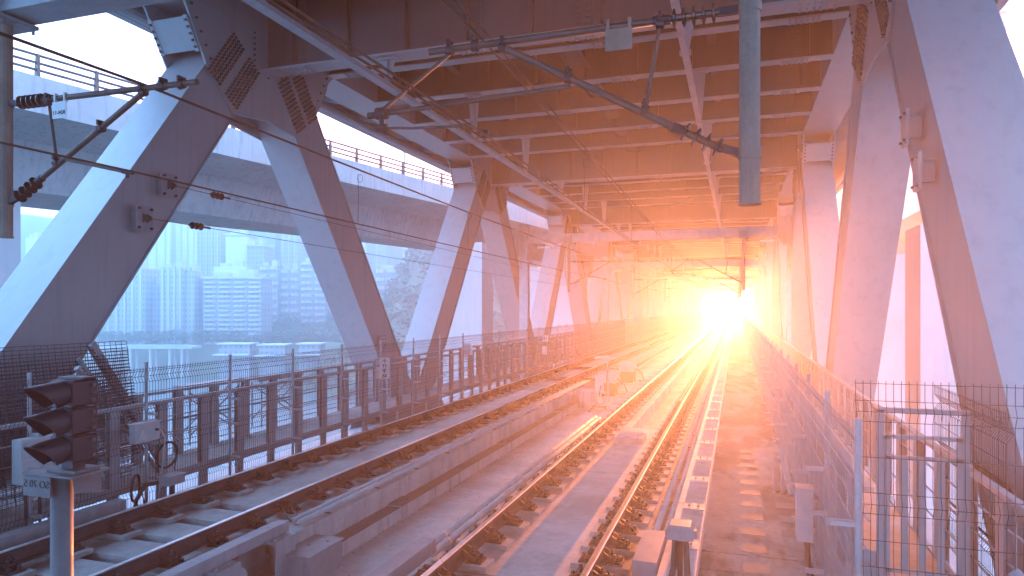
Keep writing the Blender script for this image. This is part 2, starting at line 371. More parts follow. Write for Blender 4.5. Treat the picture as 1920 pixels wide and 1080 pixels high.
# ------------------------------------------------------------------ the two trusses
NODE0, PANEL = 13.85, 16.0
def diag_pts(sgn):
    """Axis of a diagonal in (Y, Z), node at Y = 0, from just under the top chord down to the lower chord."""
    return (sgn*0.55, 8.85), (sgn*8.0, -1.45)
GUSSET = [(-3.1, 9.25), (-2.62, 8.95), (-2.42, 8.6), (-2.02, 7.85), (-1.22, 7.02), (-.25, 7.12), (.0, 7.16), (.25, 7.12), (1.22, 7.02), (2.02, 7.85), (2.42, 8.6), (2.62, 8.95), (3.1, 9.25), (3.1, 10.35), (-3.1, 10.35)]
LOWG = [(-2.6, -2.3), (2.6, -2.3), (2.6, -1.2), (1.7, -.35), (.4, -.5), (0, -.55), (-.4, -.5), (-1.7, -.35), (-2.6, -1.2)]
def truss(xin, side, label):
    """side = -1: the truss stands left of the tracks (its outer face at smaller X)."""
    t = thing('bridge_truss', label, 'bridge truss', (xin, NODE0, 0))
    xo = xin + side*1.0; a, b = min(xin, xo), max(xin, xo)
    m = MB(); m.box(a, b, Y0, Y1+6, 9.12, 10.28)
    m.box(a-.05, b+.05, Y0, Y1+6, 9.085, 9.12)
    m.build('top_chord', 'steel', t)
    m = MB(); m.box(a, b, Y0, Y1+6, -2.3, -1.25); m.build('bottom_chord', 'steel', t)
    base = {}
    for sgn in (-1, 1):
        m = MB(); (y0, z0), (y1, z1) = diag_pts(sgn)
        p0 = Vector(((a+b)/2, NODE0+y0, z0)); p1 = Vector(((a+b)/2, NODE0+y1, z1))
        m.bar(p0, p1, .96, 1.18, (0, 1, 0))                          # webs and core
        d = (p1-p0).normalized(); nrm = Vector((1, 0, 0)).cross(d).normalized()
        for q in (-1, 1):                                             # flange plates, lipped past the webs
            m.bar(p0+nrm*q*.608, p1+nrm*q*.608, 1.05, .034, (0, 1, 0))
        o = m.build('diagonal', 'steel', t); base[sgn] = o
    face = xin - side*.0
    m = MB(); m.prism([(NODE0+p[0], p[1]) for p in GUSSET], min(xin, xin-side*.045)-0, max(xin, xin-side*.045))
    m.prism([(NODE0+p[0], p[1]) for p in GUSSET], min(xo, xo+side*.045), max(xo, xo+side*.045))
    g = m.build('gusset_plate', 'steel', t)
    m = MB(); m.prism([(NODE0-8+p[0], p[1]) for p in LOWG], min(xin, xin-side*.045), max(xin, xin-side*.045))
    m.prism([(NODE0-8+p[0], p[1]) for p in LOWG], min(xo, xo+side*.045), max(xo, xo+side*.045))
    lg = m.build('lower_gusset', 'steel', t)
    # bolt fields on the inner gusset
    m = MB(); xb = xin - side*.045; sd = (-side, 0, 0)
    for sgn in (-1, 1):
        (y0, z0), (y1, z1) = diag_pts(sgn); d = Vector((0, y1-y0, z1-z0)).normalized(); n = Vector((0, d.z, -d.y))
        # foot of the splice plate lies where the gusset is cut across the member
        c0 = Vector((0, NODE0+y0, z0)) + d*1.78
        pl = MB()
        for i in range(13):
            for j in (-5, -4, -3, -2, -1, 1, 2, 3, 4, 5):
                q = c0 - d*(.08+i*.105) + n*(j*.098 + (0.03 if j > 0 else -.03))
                m.bolt((xb, q.y, q.z), sd, .036, .05)
    for j in range(6):                                               # bolts along the free edge
        for sgn in (-1, 1):
            q = (NODE0+sgn*(2.60-j*.135), 8.95-j*.24); m.bolt((xb, q[0]-sgn*.14, q[1]+.02), sd, .028, .035)
    for i in range(8):
        for j in range(3): m.bolt((xb, NODE0-.5+j*.5, 8.2+i*.13), sd, .024, .03)
    bo = m.build('bolt', 'bolt', g); sub(g, bo); bo['kind'] = 'stuff'
    # tie plate between the two gussets, on either side of the node
    ties = []
    for sgn in (-1, 1):
        m = MB()
        e0 = Vector((0, NODE0+sgn*2.52, 8.70)); e1 = Vector((0, NODE0+sgn*2.18, 8.12)); ex = Vector(((a+b)/2, 0, 0))
        m.bar(ex+e0, ex+e1, 1.02, .03, (0, 1, 0))
        dd = (e1-e0).normalized(); nn = Vector((0, -dd.z, dd.y)); nn = nn if nn.y*sgn > 0 else -nn
        for x in (a-.01, b+.01-.10):                                  # lugs
            m.bar(Vector((x+.05, 0, 0))+e0-dd*.03+nn*.02, Vector((x+.05, 0, 0))+e1+dd*.03+nn*.02, .10, .02, (0, 1, 0))
            for k in range(5):
                q = e0.lerp(e1, .1+.2*k); m.bolt((x+.05, q.y+nn.y*.03, q.z+nn.z*.03), nn, .03, .04, 1)
        ties.append(m.build('tie_plate', ['steel', 'bolt'], t))
    for k in range(-2, 18):
        if k == 0: continue
        dy = k*PANEL
        if NODE0+dy > Y1+4 or NODE0+dy < Y0: continue
        for sgn in (-1, 1): copy_part(base[sgn], t, (0, dy, 0))
        c = g.copy(); COL.objects.link(c); c.parent = t; c.location = (0, dy, 0)
        if k < 5: b2 = bo.copy(); COL.objects.link(b2); b2.parent = c
        copy_part(lg, t, (0, dy, 0))
        for q in ties: copy_part(q, t, (0, dy, 0))
    return t
tl = truss(XI_L, -1, 'grey riveted steel truss of leaning box diagonals along the river side, beyond the left fence')
tr = truss(XI_R, 1, 'pale steel truss of leaning box diagonals on the right, nearest the walkway and gate')

# ------------------------------------------------------------------ the upper deck overhead
ud = thing('upper_deck', 'steel road deck overhead on deep cross beams spanning the tracks', 'bridge deck', (XC, NODE0, 9.1))
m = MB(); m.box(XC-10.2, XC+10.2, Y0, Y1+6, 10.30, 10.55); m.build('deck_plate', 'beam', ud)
for sd in (-1, 1):                                                     # edge girders with brackets
    m = MB(); xe = XC+sd*10.2; m.box(min(xe, xe-sd*.22), max(xe, xe-sd*.22), Y0, Y1+6, 9.75, 11.2)
    m.tube((xe-sd*.55, Y0, 9.78), (xe-sd*.55, Y1, 9.78), .16, 10)
    yy = Y0+2.5
    xi = XI_L-1.0 if sd < 0 else XI_R+1.0
    while yy < 120:
        m.prism([(xi, 9.4), (xi, 10.3), (xe-sd*.2, 10.3), (xe-sd*.2, 9.95)], yy-.02, yy+.02, 0, 'y'); yy += 2.667
    m.build('edge_girder', 'steel', ud)
SPL = (-9.9, -5.45, -3.0, 1.45)
def cross_beam(name, yc, zb, fw, ft, pitch):
    m = MB(); x0, x1 = XI_L+.05, XI_R-.05
    m.box(x0, x1, yc-.011, yc+.011, zb+ft, 10.298); m.box(x0, x1, yc-fw/2, yc+fw/2, zb, zb+ft, 1)  # flange paler than web: light bounced off the floor put into the colour
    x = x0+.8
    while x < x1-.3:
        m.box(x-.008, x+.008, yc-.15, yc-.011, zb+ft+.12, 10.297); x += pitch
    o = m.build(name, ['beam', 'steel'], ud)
    for sx in SPL:
        m = MB()
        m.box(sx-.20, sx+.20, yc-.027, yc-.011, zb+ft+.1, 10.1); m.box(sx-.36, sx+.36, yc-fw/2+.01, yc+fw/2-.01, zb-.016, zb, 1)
        nz = int((9.95-zb)/.11)
        for i in range(nz):
            for q in (-.13, -.06, .06, .13): m.bolt((sx+q, yc-.027, zb+ft+.18+i*.11), (0, -1, 0), .020, .024)
        ny = max(2, int(fw/.09))
        for i in range(6):
            for j in range(ny):
                yq = yc-fw/2+.06+j*(fw-.12)/(ny-1)
                if abs(yq-yc) > .03: m.bolt((sx-.30+i*.12, yq, zb-.016), (0, 0, -1), .024, .028, 1)
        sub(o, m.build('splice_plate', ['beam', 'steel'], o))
    return o
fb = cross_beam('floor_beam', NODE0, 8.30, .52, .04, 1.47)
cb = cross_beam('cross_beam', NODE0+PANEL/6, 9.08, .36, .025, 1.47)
def plain_copy(o, dy, deep):
    c = o.copy(); COL.objects.link(c); c.parent = ud; c.location = o.location + Vector((0, dy, 0))
    if deep:
        for q in KID[o.name]: d = q.copy(); COL.objects.link(d); d.parent = c
for k in range(-2, 18):
    if NODE0+k*PANEL > Y1+4 or NODE0+k*PANEL < Y0: continue
    if k: plain_copy(fb, k*PANEL, 0 < k < 4)
    for i in range(5):
        if k == 0 and i == 0: continue
        if NODE0+k*PANEL+(i+1)*PANEL/6 < Y1: plain_copy(cb, k*PANEL+i*PANEL/6, 0 <= k < 3)
m = MB()
m.box(XC-.03, XC+.03, Y0, Y1, 9.5, 10.296); m.box(XC-.28, XC+.28, Y0, Y1, 9.46, 9.5)
yy = NODE0+PANEL/12
while yy < 60:
    for i in range(5):
        for j in (-.2, -.12, .12, .2): m.bolt((XC+j, yy-.3+i*.14, 9.46), (0, 0, -1), .022, .028)
    yy += PANEL/6
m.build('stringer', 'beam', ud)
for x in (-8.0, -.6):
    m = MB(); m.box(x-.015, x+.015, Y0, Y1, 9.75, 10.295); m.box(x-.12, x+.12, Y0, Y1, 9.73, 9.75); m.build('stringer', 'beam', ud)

# cable trays hung under the beams
def tray(x, label, wide, ncab, grp):
    t = thing('cable_tray', label, 'cable tray', (x, NODE0, 7.7))
    m = MB()
    z = 7.62
    m.box(x-wide/2, x+wide/2, Y0, Y1-10, z, z+.012); m.box(x-wide/2, x-wide/2+.012, Y0, Y1-10, z+.012, z+.09); m.box(x+wide/2-.012, x+wide/2, Y0, Y1-10, z+.012, z+.09)
    m.build('tray_channel', 'galv', t)
    m = MB()
    for i in range(ncab):
        xx = x-wide/2+.05+i*(wide-.1)/max(1, ncab-1)
        m.path([(xx+.02*math.sin(y*.9+i), y, z+.05+.008*math.sin(y*1.3+i*2)) for y in [Y0+q*3 for q in range(86)]], .017, 6)
    m.build('cable', 'cable', t)
    k = 0
    first = None
    for i in range(0, 48):
        yy = NODE0 + (i-3)*PANEL/3
        if yy > Y1-12: break
        nodeb = (i-3) % 3 == 0
        zt = 8.29 if nodeb else 9.07
        m = MB()
        w0, w1 = .17, .07
        m.prism([(x-w1, z+.1), (x+w1, z+.1), (x+w0, zt-.03), (x-w0, zt-.03)], yy-.01, yy+.01, 0, 'y')
        m.box(x-.02, x+.02, yy-.09, yy-.01, z+.1, zt-.03)
        m.box(x-.24, x+.24, yy-.14, yy+.14, zt-.03, zt-.002)
        m.box(x-.11, x+.11, yy-.06, yy+.06, z+.012, z+.1)
        m.build('hanger', 'steel', t)
    return t
tray(-7.5, 'long cable tray on tapered hangers below the beams above the left track', .22, 3, None)
tray(-.95, 'narrow bare tray on tapered hangers below the beams over the walkway side', .13, 2, None)
# ------------------------------------------------------------------ river, far bank and a hillside beyond the bridge's end shaped to screen off the sun
m = MB()
m.prism([(-640, 560), (-560, -180), (420, -180), (300, 200), (150, 270), (-60, 385), (-260, 530)], -33, -32, 0, 'z')
struct(m.build('river', 'water'))
from mathutils import noise as mnoise
def n2(x, y, s): return mnoise.noise(Vector((x/s, y/s, 3.7)))
def ss(a, b, x):
    t = max(0.0, min(1.0, (x-a)/(b-a))); return t*t*(3-2*t)
def hA(x, y):
    cut = ss(-15, -40, x)+ss(9, 30, x)
    return -33.5 + ss(238, 256, y)*(32.3 - 14*cut)*ss(-205, -120, x) + cut*ss(250, 318, y)*(70+14*n2(x, y, 50))*ss(-205, -125, x)
def sheet(name, xy, hfun, matn, nx=40, ny=16):
    """A ground sheet over the quad xy (4 corners), raised by hfun."""
    m = MB(); A, B, C_, D_ = [Vector(q) for q in xy]
    for j in range(ny+1):
        for i in range(nx+1):
            q = A.lerp(B, i/nx).lerp(D_.lerp(C_, i/nx), j/ny); m.v.append((q.x, q.y, hfun(q.x, q.y)))
    for j in range(ny):
        for i in range(nx):
            a = j*(nx+1)+i; m.f.append((a, a+1, a+nx+2, a+nx+1)); m.mi.append(0)
    return struct(m.build(name, matn, smooth=True))
sheet('sun_screen_hills', [(-205, 236), (190, 236), (125, 300), (-205, 440)], hA, 'leafbank', 100, 30)  # raised beside the track so that sun comes only along the bridge
def to_world(lat, D): return (lat*math.cos(YAW)-D*math.sin(YAW), lat*math.sin(YAW)+D*math.cos(YAW))
def hB(x, y):
    D = -x*math.sin(YAW)+y*math.cos(YAW); lat = x*math.cos(YAW)+y*math.sin(YAW)
    return -34 + 17*ss(350, 358, D) + ss(395, 505, D)*(48+9*n2(x, y, 40)) + 2*n2(x, y, 15) + ss(500, 540, D)*42  # last term: back ridge raised to keep sun off the haze by the city
sheet('far_bank', [to_world(-420, 300), to_world(-12, 300), to_world(-16, 545), to_world(-420, 545)], hB, 'leafbank', 60, 46)
# ------------------------------------------------------------------ railway tracks
def rail_mesh(x, ya, yb):
    prof = [(-.075, -.176), (.075, -.176), (.075, -.163), (.012, -.145), (.009, -.05), (.036, -.038), (.036, -.008), (.026, 0), (-.026, 0), (-.036, -.008), (-.036, -.038), (-.009, -.05), (-.012, -.145), (-.075, -.163)]
    m = MB()
    m.prism([(x+p[0], p[1]) for p in prof], ya, yb, 0, 'y')
    for i, f in enumerate(m.f):
        if len(f) == 4:
            zs = [m.v[k][2] for k in f]
            if min(zs) > -.0081: m.mi[i] = 1
    return m
def fastener(track, x, y, zt):
    """Base plate, two clips with pointed shoulders, bolts on both sides of the rail; grout pad under it."""
    zp = -.178                                          # top of the base plate, under the rail foot
    m = MB(); m.box(x-.245, x+.245, y-.10, y+.10, zp-.024, zp)
    for q in (-1, 1):
        m.box(*sorted((x+q*.085, x+q*.155)), y-.075, y+.075, zp, zp+.05)
        m.tube((x+q*.205, y+.045, zp), (x+q*.205, y+.045, zp+.045), .024, 6)
        m.tube((x+q*.195, y-.06, zp), (x+q*.195, y-.06, zp+.035), .020, 6)
    f = m.build('rail_fastener', 'iron', track)
    m = MB(); m.box(x-.33, x+.33, y-.14, y+.14, zt-.004, zp-.024)
    pd = m.build('grout_pad', 'pad', f)
    cl = []
    for q in (-1, 1):
        m = MB()
        for dy in (-.085, .065):
            m.prism([(x+q*.022, -.055), (x+q*.030, -.145), (x+q*.175, -.150), (x+q*.170, -.125), (x+q*.100, -.105)], y+dy, y+dy+.020, 0, 'y')
        m.path([(x+q*.06, y-.05, -.125), (x+q*.12, y-.055, -.10), (x+q*.16, y, -.12), (x+q*.12, y+.055, -.10), (x+q*.06, y+.05, -.125)], .013, 5)
        m.tube((x+q*.115, y, -.13), (x+q*.115, y, -.045), .019, 6); m.tube((x+q*.115, y, -.105), (x+q*.115, y, -.08), .032, 6)
        cl.append(m.build('rail_clip', 'iron', f))
    sub(f, pd, *cl)
    return f
def track(label, xs, y0, pitches, far_pitch=1.4):
    t = thing('railway_track', label, 'railway track', ((xs[0]+xs[1])/2, 3.0, -.2))
    far = MB()
    for x, pt in zip(xs, pitches):
        rail_mesh(x, Y0, Y1).build('rail', ['rail', 'railtop'], t)
        f = fastener(t, x, y0, -.255); y = y0
        for i in range(1, 50):
            y = y0+i*pt
            copy_part(f, t, (0, i*pt, 0))
        y += pt
        while y < Y1-20:
            far.box(x-.235, x+.235, y-.085, y+.085, -.255, -.178); far.box(*sorted((x+.05, x+.15)), y-.06, y+.06, -.178, -.11); y += far_pitch/2 if y < 60 else far_pitch
    o = far.build('rail_fastener', 'iron', t); o['kind'] = 'stuff'
    return t
XL1, XL2, XR1, XR2 = -7.56, -6.04, -2.93, -1.43
trk_l = track('pair of rails on the raised slab by the left mesh fence', (XL1, XL2), 3.2, (.70, .70))
trk_r = track('pair of rails nearest the wet walkway with conduits alongside', (XR1, XR2), 3.66, (.70, .56))
m = MB()                                                             # worn second head of the switch rail
m.prism([(XR2-.16, -.18), (XR2-.06, -.18), (XR2-.075, -.02), (XR2-.13, -.02)], 20, 60, 0, 'y')
m.build('switch_blade', ['rail'], trk_r)
# conduits along the slabs
def conduit(name, label, lines, grp=None):
    t = thing(name, label, 'conduit', lines[0][0][0])
    for pts, r in lines:
        m = MB(); m.path(pts, r, 10)
        y = pts[0][1]+.4
        while y < min(pts[-1][1], 45):
            m.lathe((pts[0][0], y, pts[0][2]), (pts[0][0], y+.05, pts[0][2]), [(0, r*1.02), (.2, r*1.25), (.8, r*1.25), (1, r*1.02)], 10); y += 1.05
        m.build('conduit_pipe', 'pvc', t, smooth=True)
    m = MB(); y = lines[0][0][0][1]+.6
    while y < 40:
        for pts, r in lines: m.box(pts[0][0]-r-.04, pts[0][0]+r+.03, y-.015, y+.015, -.257, -.245)
        y += 1.4
    m.build('conduit_clip', 'iron', t)
    return t
conduit('conduit_pair', 'two grey conduits lying on the left track slab edge above the pale concrete face', [([(-5.63, 7.75, -.20), (-5.63, 30, -.20)], .034), ([(-5.50, 7.7, -.20), (-5.50, 30, -.20)], .034)])
conduit('conduit_pair', 'two thick grey conduits left of the right track, running to its near slab', [([(-3.47, 7.4, -.195), (-3.47, 17.6, -.195)], .042), ([(-3.33, 7.2, -.195), (-3.33, 17.4, -.195)], .042)])
conduit('conduit_pair', 'two white conduits between the right track and the walkway kerb', [([(-.97, 8.4, -.195), (-.97, 70, -.195)], .042), ([(-.83, 8.3, -.195), (-.83, 70, -.195)], .042)])
# square plates set in the walkway
first = None
for col, (x, ys, w) in enumerate(((.215, [7.55+.672*i for i in range(12)], .29), (.70, [8.9+.70*i for i in range(6)], .26))):
    for y in ys:
        m = MB(); m.box(x-w/2, x+w/2, y-.14, y+.14, -.322, -.314)
        o = m.build('floor_plate', 'plate', None, (x, y, -.32))
        tag(o, 'pale square plate in the middle row set into the wet walkway' if col == 0 else 'pale square plate beside the right fence foot set into the wet walkway', 'floor plate',
            'middle row of walkway plates' if col == 0 else 'fence side row of walkway plates')
# ------------------------------------------------------------------ mesh fences and plate railings beside the tracks
def vmesh(width, z0, z1, vees, pitch=.055, r=.0040, depth=.045, n=3, direction='y'):
    """Welded mesh panel with V folds; spans 0..width along Y, folds along X."""
    prof = [(0.0, z0)]
    for zv in vees: prof += [(0.0, zv-.085), (depth, zv), (0.0, zv+.085)]
    prof += [(0.0, z1)]
    m = MB(); k = int(width/pitch)
    for i in range(k+1):
        y = .01+i*(width-.02)/k
        m.path([(p[0], y, p[1]) for p in prof], r, n)
    zs = [z0+.03, z1-.025] + [zv+d for zv in vees for d in (-.085, 0, .085)] 
    zs.sort(); full = []
    for a, b in zip(zs, zs[1:]):
        full.append(a)
        if b-a > .28: full += [a+(b-a)/2]
    full.append(zs[-1])
    for z in full:
        x = depth if any(abs(z-zv) < .01 for zv in vees) else 0.0
        m.path([(x, 0, z), (x, width, z)], r*1.1, n)
    return m
def place(mb, dx, dy, dz=0, flip=1):
    mb.v = [(x*flip+dx, y+dy, z+dz) for x, y, z in mb.v]; return mb
def mesh_fence(label, x, y0, pitch, flip, zpost=1.78, wire='mesh', wr=.0040):
    t = thing('mesh_fence', label, 'fence', (x, y0, -.6))
    m = MB(); m.tube((x, y0, -.6), (x, y0, zpost), .026, 10); m.tube((x, y0, zpost), (x, y0, zpost+.02), .029, 10)
    post = m.build('fence_post', 'galv', t)
    cl = []
    for z in (-.05, .55, 1.0):
        m = MB(); m.box(*sorted((x, x-flip*.22)), y0-.006, y0+.006, z-.022, z+.022); m.box(*sorted((x-flip*.02, x-flip*.20)), y0-.03, y0+.03, z-.018, z+.018)
        sub(post, m.build('post_clip', 'galv', post))
    pan = place(vmesh(pitch-.05, -.55, zpost-.06, (-.15, .55, 1.1, 1.58), r=wr), x-flip*.03, y0+.025, 0, flip).build('mesh_panel', wire, t)
    pan2 = None
    n = 1
    y = y0+pitch
    m2 = None
    while y < Y1-4 and n < 99:
        c = copy_part(post, t, (0, n*pitch, 0)) if n < 30 else post.copy()
        if n >= 30: COL.objects.link(c); c.parent = t; c.location = post.location+Vector((0, n*pitch, 0))
        if n < 28: copy_part(pan, t, (0, n*pitch, 0))
        else:
            if pan2 is None:
                pan2 = place(vmesh(pitch-.05, -.55, zpost-.06, (.55, 1.58), .11, .0045), x-flip*.03, y, 0, flip).build('mesh_panel', wire, t); yb = y
            else:
                c = pan2.copy(); COL.objects.link(c); c.parent = t; c.location = pan2.location+Vector((0, y-yb, 0))
        n += 1; y += pitch
    return t
mesh_fence('tall folded wire mesh fence on round posts along the left rails', -8.72, 4.62, 1.85, -1)
fence_r = mesh_fence('tall folded wire mesh fence on round posts along the wet walkway', .88, 5.74, 1.85, 1, 1.78, 'steel_dark', .003)

def railing(label, x, y0, pitch, kick, inner, rng=99, foot=-.55, ys=None):
    """Walkway railing: flat steel posts, thin rails, top rail and an edge beam below."""
    t = thing('walkway_railing', label, 'railing', (x, y0, -.1))
    ys = Y0 if ys is None else ys
    m = MB(); m.bar((x, ys, 1.10), (x, Y1, 1.10), .07, .05)
    m.build('top_rail', 'galv', t)
    for z in (.30, .57, .84):
        m = MB(); m.bar((x, ys, z), (x, Y1, z), .016, .016); m.build('middle_rail', 'galv', t)
    m = MB(); m.box(x-.03, x+.03, ys, Y1, -.225, -.075); m.build('edge_beam', 'steel', t)
    m = MB(); m.box(x-.045, x+.045, y0-.006, y0+.006, -.074, 1.075)      # H-section post
    for q in (-1, 1): m.box(x+q*.045-.005, x+q*.045+.005, y0-.085, y0+.085, -.074, 1.075)
    post = m.build('railing_post', 'steel', t)
    m = MB(); m.box(x-.034, x+.034, y0-.08, y0+.08, foot, -.225); ft = m.build('post_foot', 'steel', post); sub(post, ft)
    stuff = MB()
    k0 = int((y0-ys)/pitch)+1
    n = 1; y = y0+pitch
    for k in range(1, min(k0, 4)): copy_part(post, t, (0, -k*pitch, 0))
    while y < Y1-2:
        if n < 92: copy_part(post, t, (0, n*pitch, 0)) if n < 45 else None
        if 45 <= n < 92: c = post.copy(); COL.objects.link(c); c.parent = t; c.location = post.location+Vector((0, n*pitch, 0))
        if n >= 92:
            stuff.box(x-.045, x+.045, y-.08, y+.08, -.07, 1.075)
        n += 1; y += pitch
    o = stuff.build('railing_post', 'steel', t); o['kind'] = 'stuff'
    return t
railing('grey steel railing of flat posts just behind the left mesh fence', -8.98, 7.02, .925, 0, 1)
railing('grey steel railing on the river edge of the left service walkway', -9.98, 6.55, .925, 0, 0)
railing('steel railing directly behind the right mesh fence', 1.07, 7.15, .925, 0, 1, ys=6.42)
railing('steel railing with bright top rail at the outer edge of the right service walkway', 2.10, 7.5, .925, 0, 0)
# ------------------------------------------------------------------ overhead line: portals, cantilevers, wires
def disc_insulator(m, p0, p1, nd, r0, r1, mi=0):
    prof = [(0, r0)]
    for i in range(nd):
        t = .12+.76*i/(nd-1) if nd > 1 else .5
        prof += [(t-.05, r0), (t-.02, r1), (t+.01, r1), (t+.045, r0)]
    prof += [(1, r0)]
    m.lathe(p0, p1, prof, 14, mi)
GY = (5.6, 33.3, 56.0, 82.0, 108.0, 134.0, 160.0, 186.0, 212.0)
GWORDS = ('nearest steel portal overhead, its beam cut off by the top left of the picture', 'whole steel portal across both tracks with two hanging tubes, past the second truss node', 'third steel portal down the tunnel', 'fourth steel portal down the tunnel', 'fifth steel portal down the tunnel', 'sixth steel portal down the tunnel', 'seventh steel portal down the tunnel', 'eighth steel portal down the tunnel', 'farthest steel portal, close to the glare')
def portal(y, label, xr, xl=-7.93):
    t = thing('catenary_portal', label, 'catenary portal', (-10.2, y, -1.2), 'portals carrying the overhead line')
    for x0, x1 in ((-10.48, -10.03), (2.20, 2.36)):
        m = MB()
        m.box(x0, x1, y-.17, y-.155, -1.2, 6.9); m.box(x0, x1, y+.155, y+.17, -1.2, 6.9); m.box((x0+x1)/2-.01, (x0+x1)/2+.01, y-.155, y+.155, -1.2, 6.9)
        m.build('portal_column', 'galv', t)
    m = MB(); m.box(-10.03, 2.20, y-.2, y+.2, 5.92, 6.36); m.build('portal_beam', 'galv', t)
    for x, sd in ((-10.03, 1), (2.20, -1)):
        m = MB(); m.box(*sorted((x, x+sd*.4)), y-.24, y+.24, 5.86, 5.915)
        for q in (-.18, .18): m.prism([(x, 5.86), (x+sd*.36, 5.86), (x+sd*.15, 5.55), (x, 5.55)], y+q-.01, y+q+.01, 0, 'y')
        for q in (.1, .2, .3): m.tube((x+sd*q, y-.22, 5.915), (x+sd*q, y-.22, 6.1), .02, 6)
        m.build('corbel', 'steel_dark', t)
    for x in (xl, xr):
        m = MB(); m.tube((x, y, 3.46), (x, y, 5.86), .078, 16); m.tube((x, y, 3.44), (x, y, 3.46), .085, 16)
        m.tube((x, y, 3.80), (x, y, 3.88), .088, 16); m.tube((x, y, 4.93), (x, y, 5.0), .088, 16)
        o = m.build('drop_tube', 'drop', t)
        m = MB(); m.box(x-.24, x+.24, y-.22, y+.22, 5.86, 5.90); m.box(x-.2, x+.2, y-.26, y-.22, 5.88, 6.2)
        for q in (-.15, .15): m.box(x+q-.012, x+q+.012, y-.33, y-.2, 5.9, 6.25)
        for a in (-.2, .2):
            for b in (-.18, .18): m.tube((x+a, y+b, 5.80), (x+a, y+b, 5.95), .018, 6)
        m.build('drop_bracket', 'steel_dark', t)
    return t
for i, y in enumerate(GY): portal(y, GWORDS[i], .10 if i == 0 else .33)

def lamp(x, y, label):
    t = thing('tube_lamp', label, 'lamp', (x, y, 5.75), 'tube lamps under the portal beams')
    m = MB(); m.box(x-.32, x+.32, y-.27, y-.13, 5.66, 5.74); m.build('lamp_shade', 'white', t)
    m = MB(); m.path([(x+.35, y-.2, 5.70), (x+.55, y-.2, 5.62), (x+.62, y-.2, 5.80), (x+.6, y-.2, 5.92)], .02, 6); m.build('lamp_bracket', 'galv', t)
lamp(1.35, 33.3, 'white tube lamp under the right end of the second portal beam')
lamp(-9.2, 33.3, 'white tube lamp under the left end of the second portal beam')
lamp(1.35, 56.0, 'white tube lamp under the right end of the third portal beam')
lamp(-9.2, 56.0, 'white tube lamp under the left end of the third portal beam')

def cantilever(xd, y, sgn, label, full=True, tagname=None):
    """Insulated bracket on a drop tube at xd reaching sgn*2.4 m towards the track."""
    t = thing('cantilever_bracket', label, 'catenary bracket', (xd, y, 3.8), 'insulated brackets of the overhead line')
    def P(d, z): return (xd+sgn*d, y, z)
    def iron(fn):
        ir = MB(); fn(ir); ir.build('clamp', 'iron', t)
    a1 = 2.72
    iron(lambda q: q.bar(P(.06, 4.965), P(.24, 4.96), .06, .05, (0, 1, 0))); iron(lambda q: q.bar(P(.06, 3.84), P(.22, 3.9), .06, .05, (0, 1, 0)))
    for p0, p1, k in ((P(.22, 4.96), P(.62, 4.957), 5), (P(.20, 3.88), P(.52, 4.06), 4)):
        ins = MB(); disc_insulator(ins, p0, p1, k, .030, .075); ins.build('insulator', 'insul', t)
    iron(lambda q: q.tube(P(.60, 4.957), P(.74, 4.955), .040, 10)); iron(lambda q: q.tube(P(.50, 4.05), P(.58, 4.09), .04, 10))
    g = MB()
    g.tube(P(.70, 4.955), P(a1, 4.94), .031, 12); g.build('top_tube', 'tube', t, smooth=False)
    g = MB(); g.tube(P(.55, 4.075), P(2.02, 4.90), .031, 12); g.build('diagonal_tube', 'tube', t)
    g = MB(); g.tube(P(.80, 4.24), P(.68, 4.93), .016, 8); g.build('brace_tube', 'tube', t)
    for d, z in ((.80, 4.24), (.68, 4.93), (1.44, 4.57), (2.02, 4.9), (2.28, 4.94), (2.52, 4.93)):
        def cl(q):
            q.lathe(P(d-.03, z-.004), P(d+.03, z+.004), [(0, .044), (1, .044)], 10); q.box(P(d, z)[0]-.012, P(d, z)[0]+.012, y-.052, y+.052, z+.03, z+.085); q.tube((P(d, z)[0]-.03, y, z+.065), (P(d, z)[0]+.03, y, z+.065), .012, 6)
        iron(cl)
    if full:
        g = MB(); g.tube(P(1.42, 4.50), P(3.30, 4.42), .022, 10); g.tube(P(3.28, 4.42), P(3.34, 4.42), .031, 10); g.build('steady_tube', 'tube', t)
        g = MB(); g.tube(P(2.52, 4.90), P(3.20, 4.46), .016, 8); g.build('brace_tube', 'tube', t)
        g = MB(); g.path([P(3.20, 4.30), P(2.9, 4.27), P(2.4, 4.25), P(2.2, 4.19)], .012, 8); g.build('steady_arm', 'tube', t)
        iron(lambda q: (q.lathe(P(3.15, 4.43), P(3.25, 4.43), [(0, .055), (1, .055)], 10), q.tube(P(3.2, 4.4), P(3.2, 4.28), .026, 8), q.tube(P(3.15, 4.30), P(3.25, 4.30), .035, 8)))
        iron(lambda q: (q.tube(P(2.15, 4.18), P(2.26, 4.18), .022, 8), q.bar(P(2.2, 4.19), P(2.2, 4.12), .03, .02)))
    else:
        g = MB(); g.tube(P(.82, 4.30), P(1.80, 4.08), .020, 8); g.build('steady_tube', 'tube', t)
        iron(lambda q: (q.tube(P(1.74, 4.09), P(1.88, 4.07), .024, 8), q.bar(P(1.8, 4.09), P(1.8, 4.02), .03, .02)))
    return t
cr = cantilever(.10, 5.6, -1, 'bare tube bracket on the nearest hanging tube over the right track')
c_l = cantilever(-7.93, 5.6, 1, 'dark tube bracket with a number tag at the left picture edge', full=False)
for i, y in enumerate(GY[1:6]):
    w = ('second', 'third', 'fourth', 'fifth', 'sixth')[i]
    cantilever(.33, y, -1, 'tube bracket over the right track on the %s portal' % w)
    cantilever(-7.93, y, 1, 'tube bracket over the left track on the %s portal' % w, full=False)

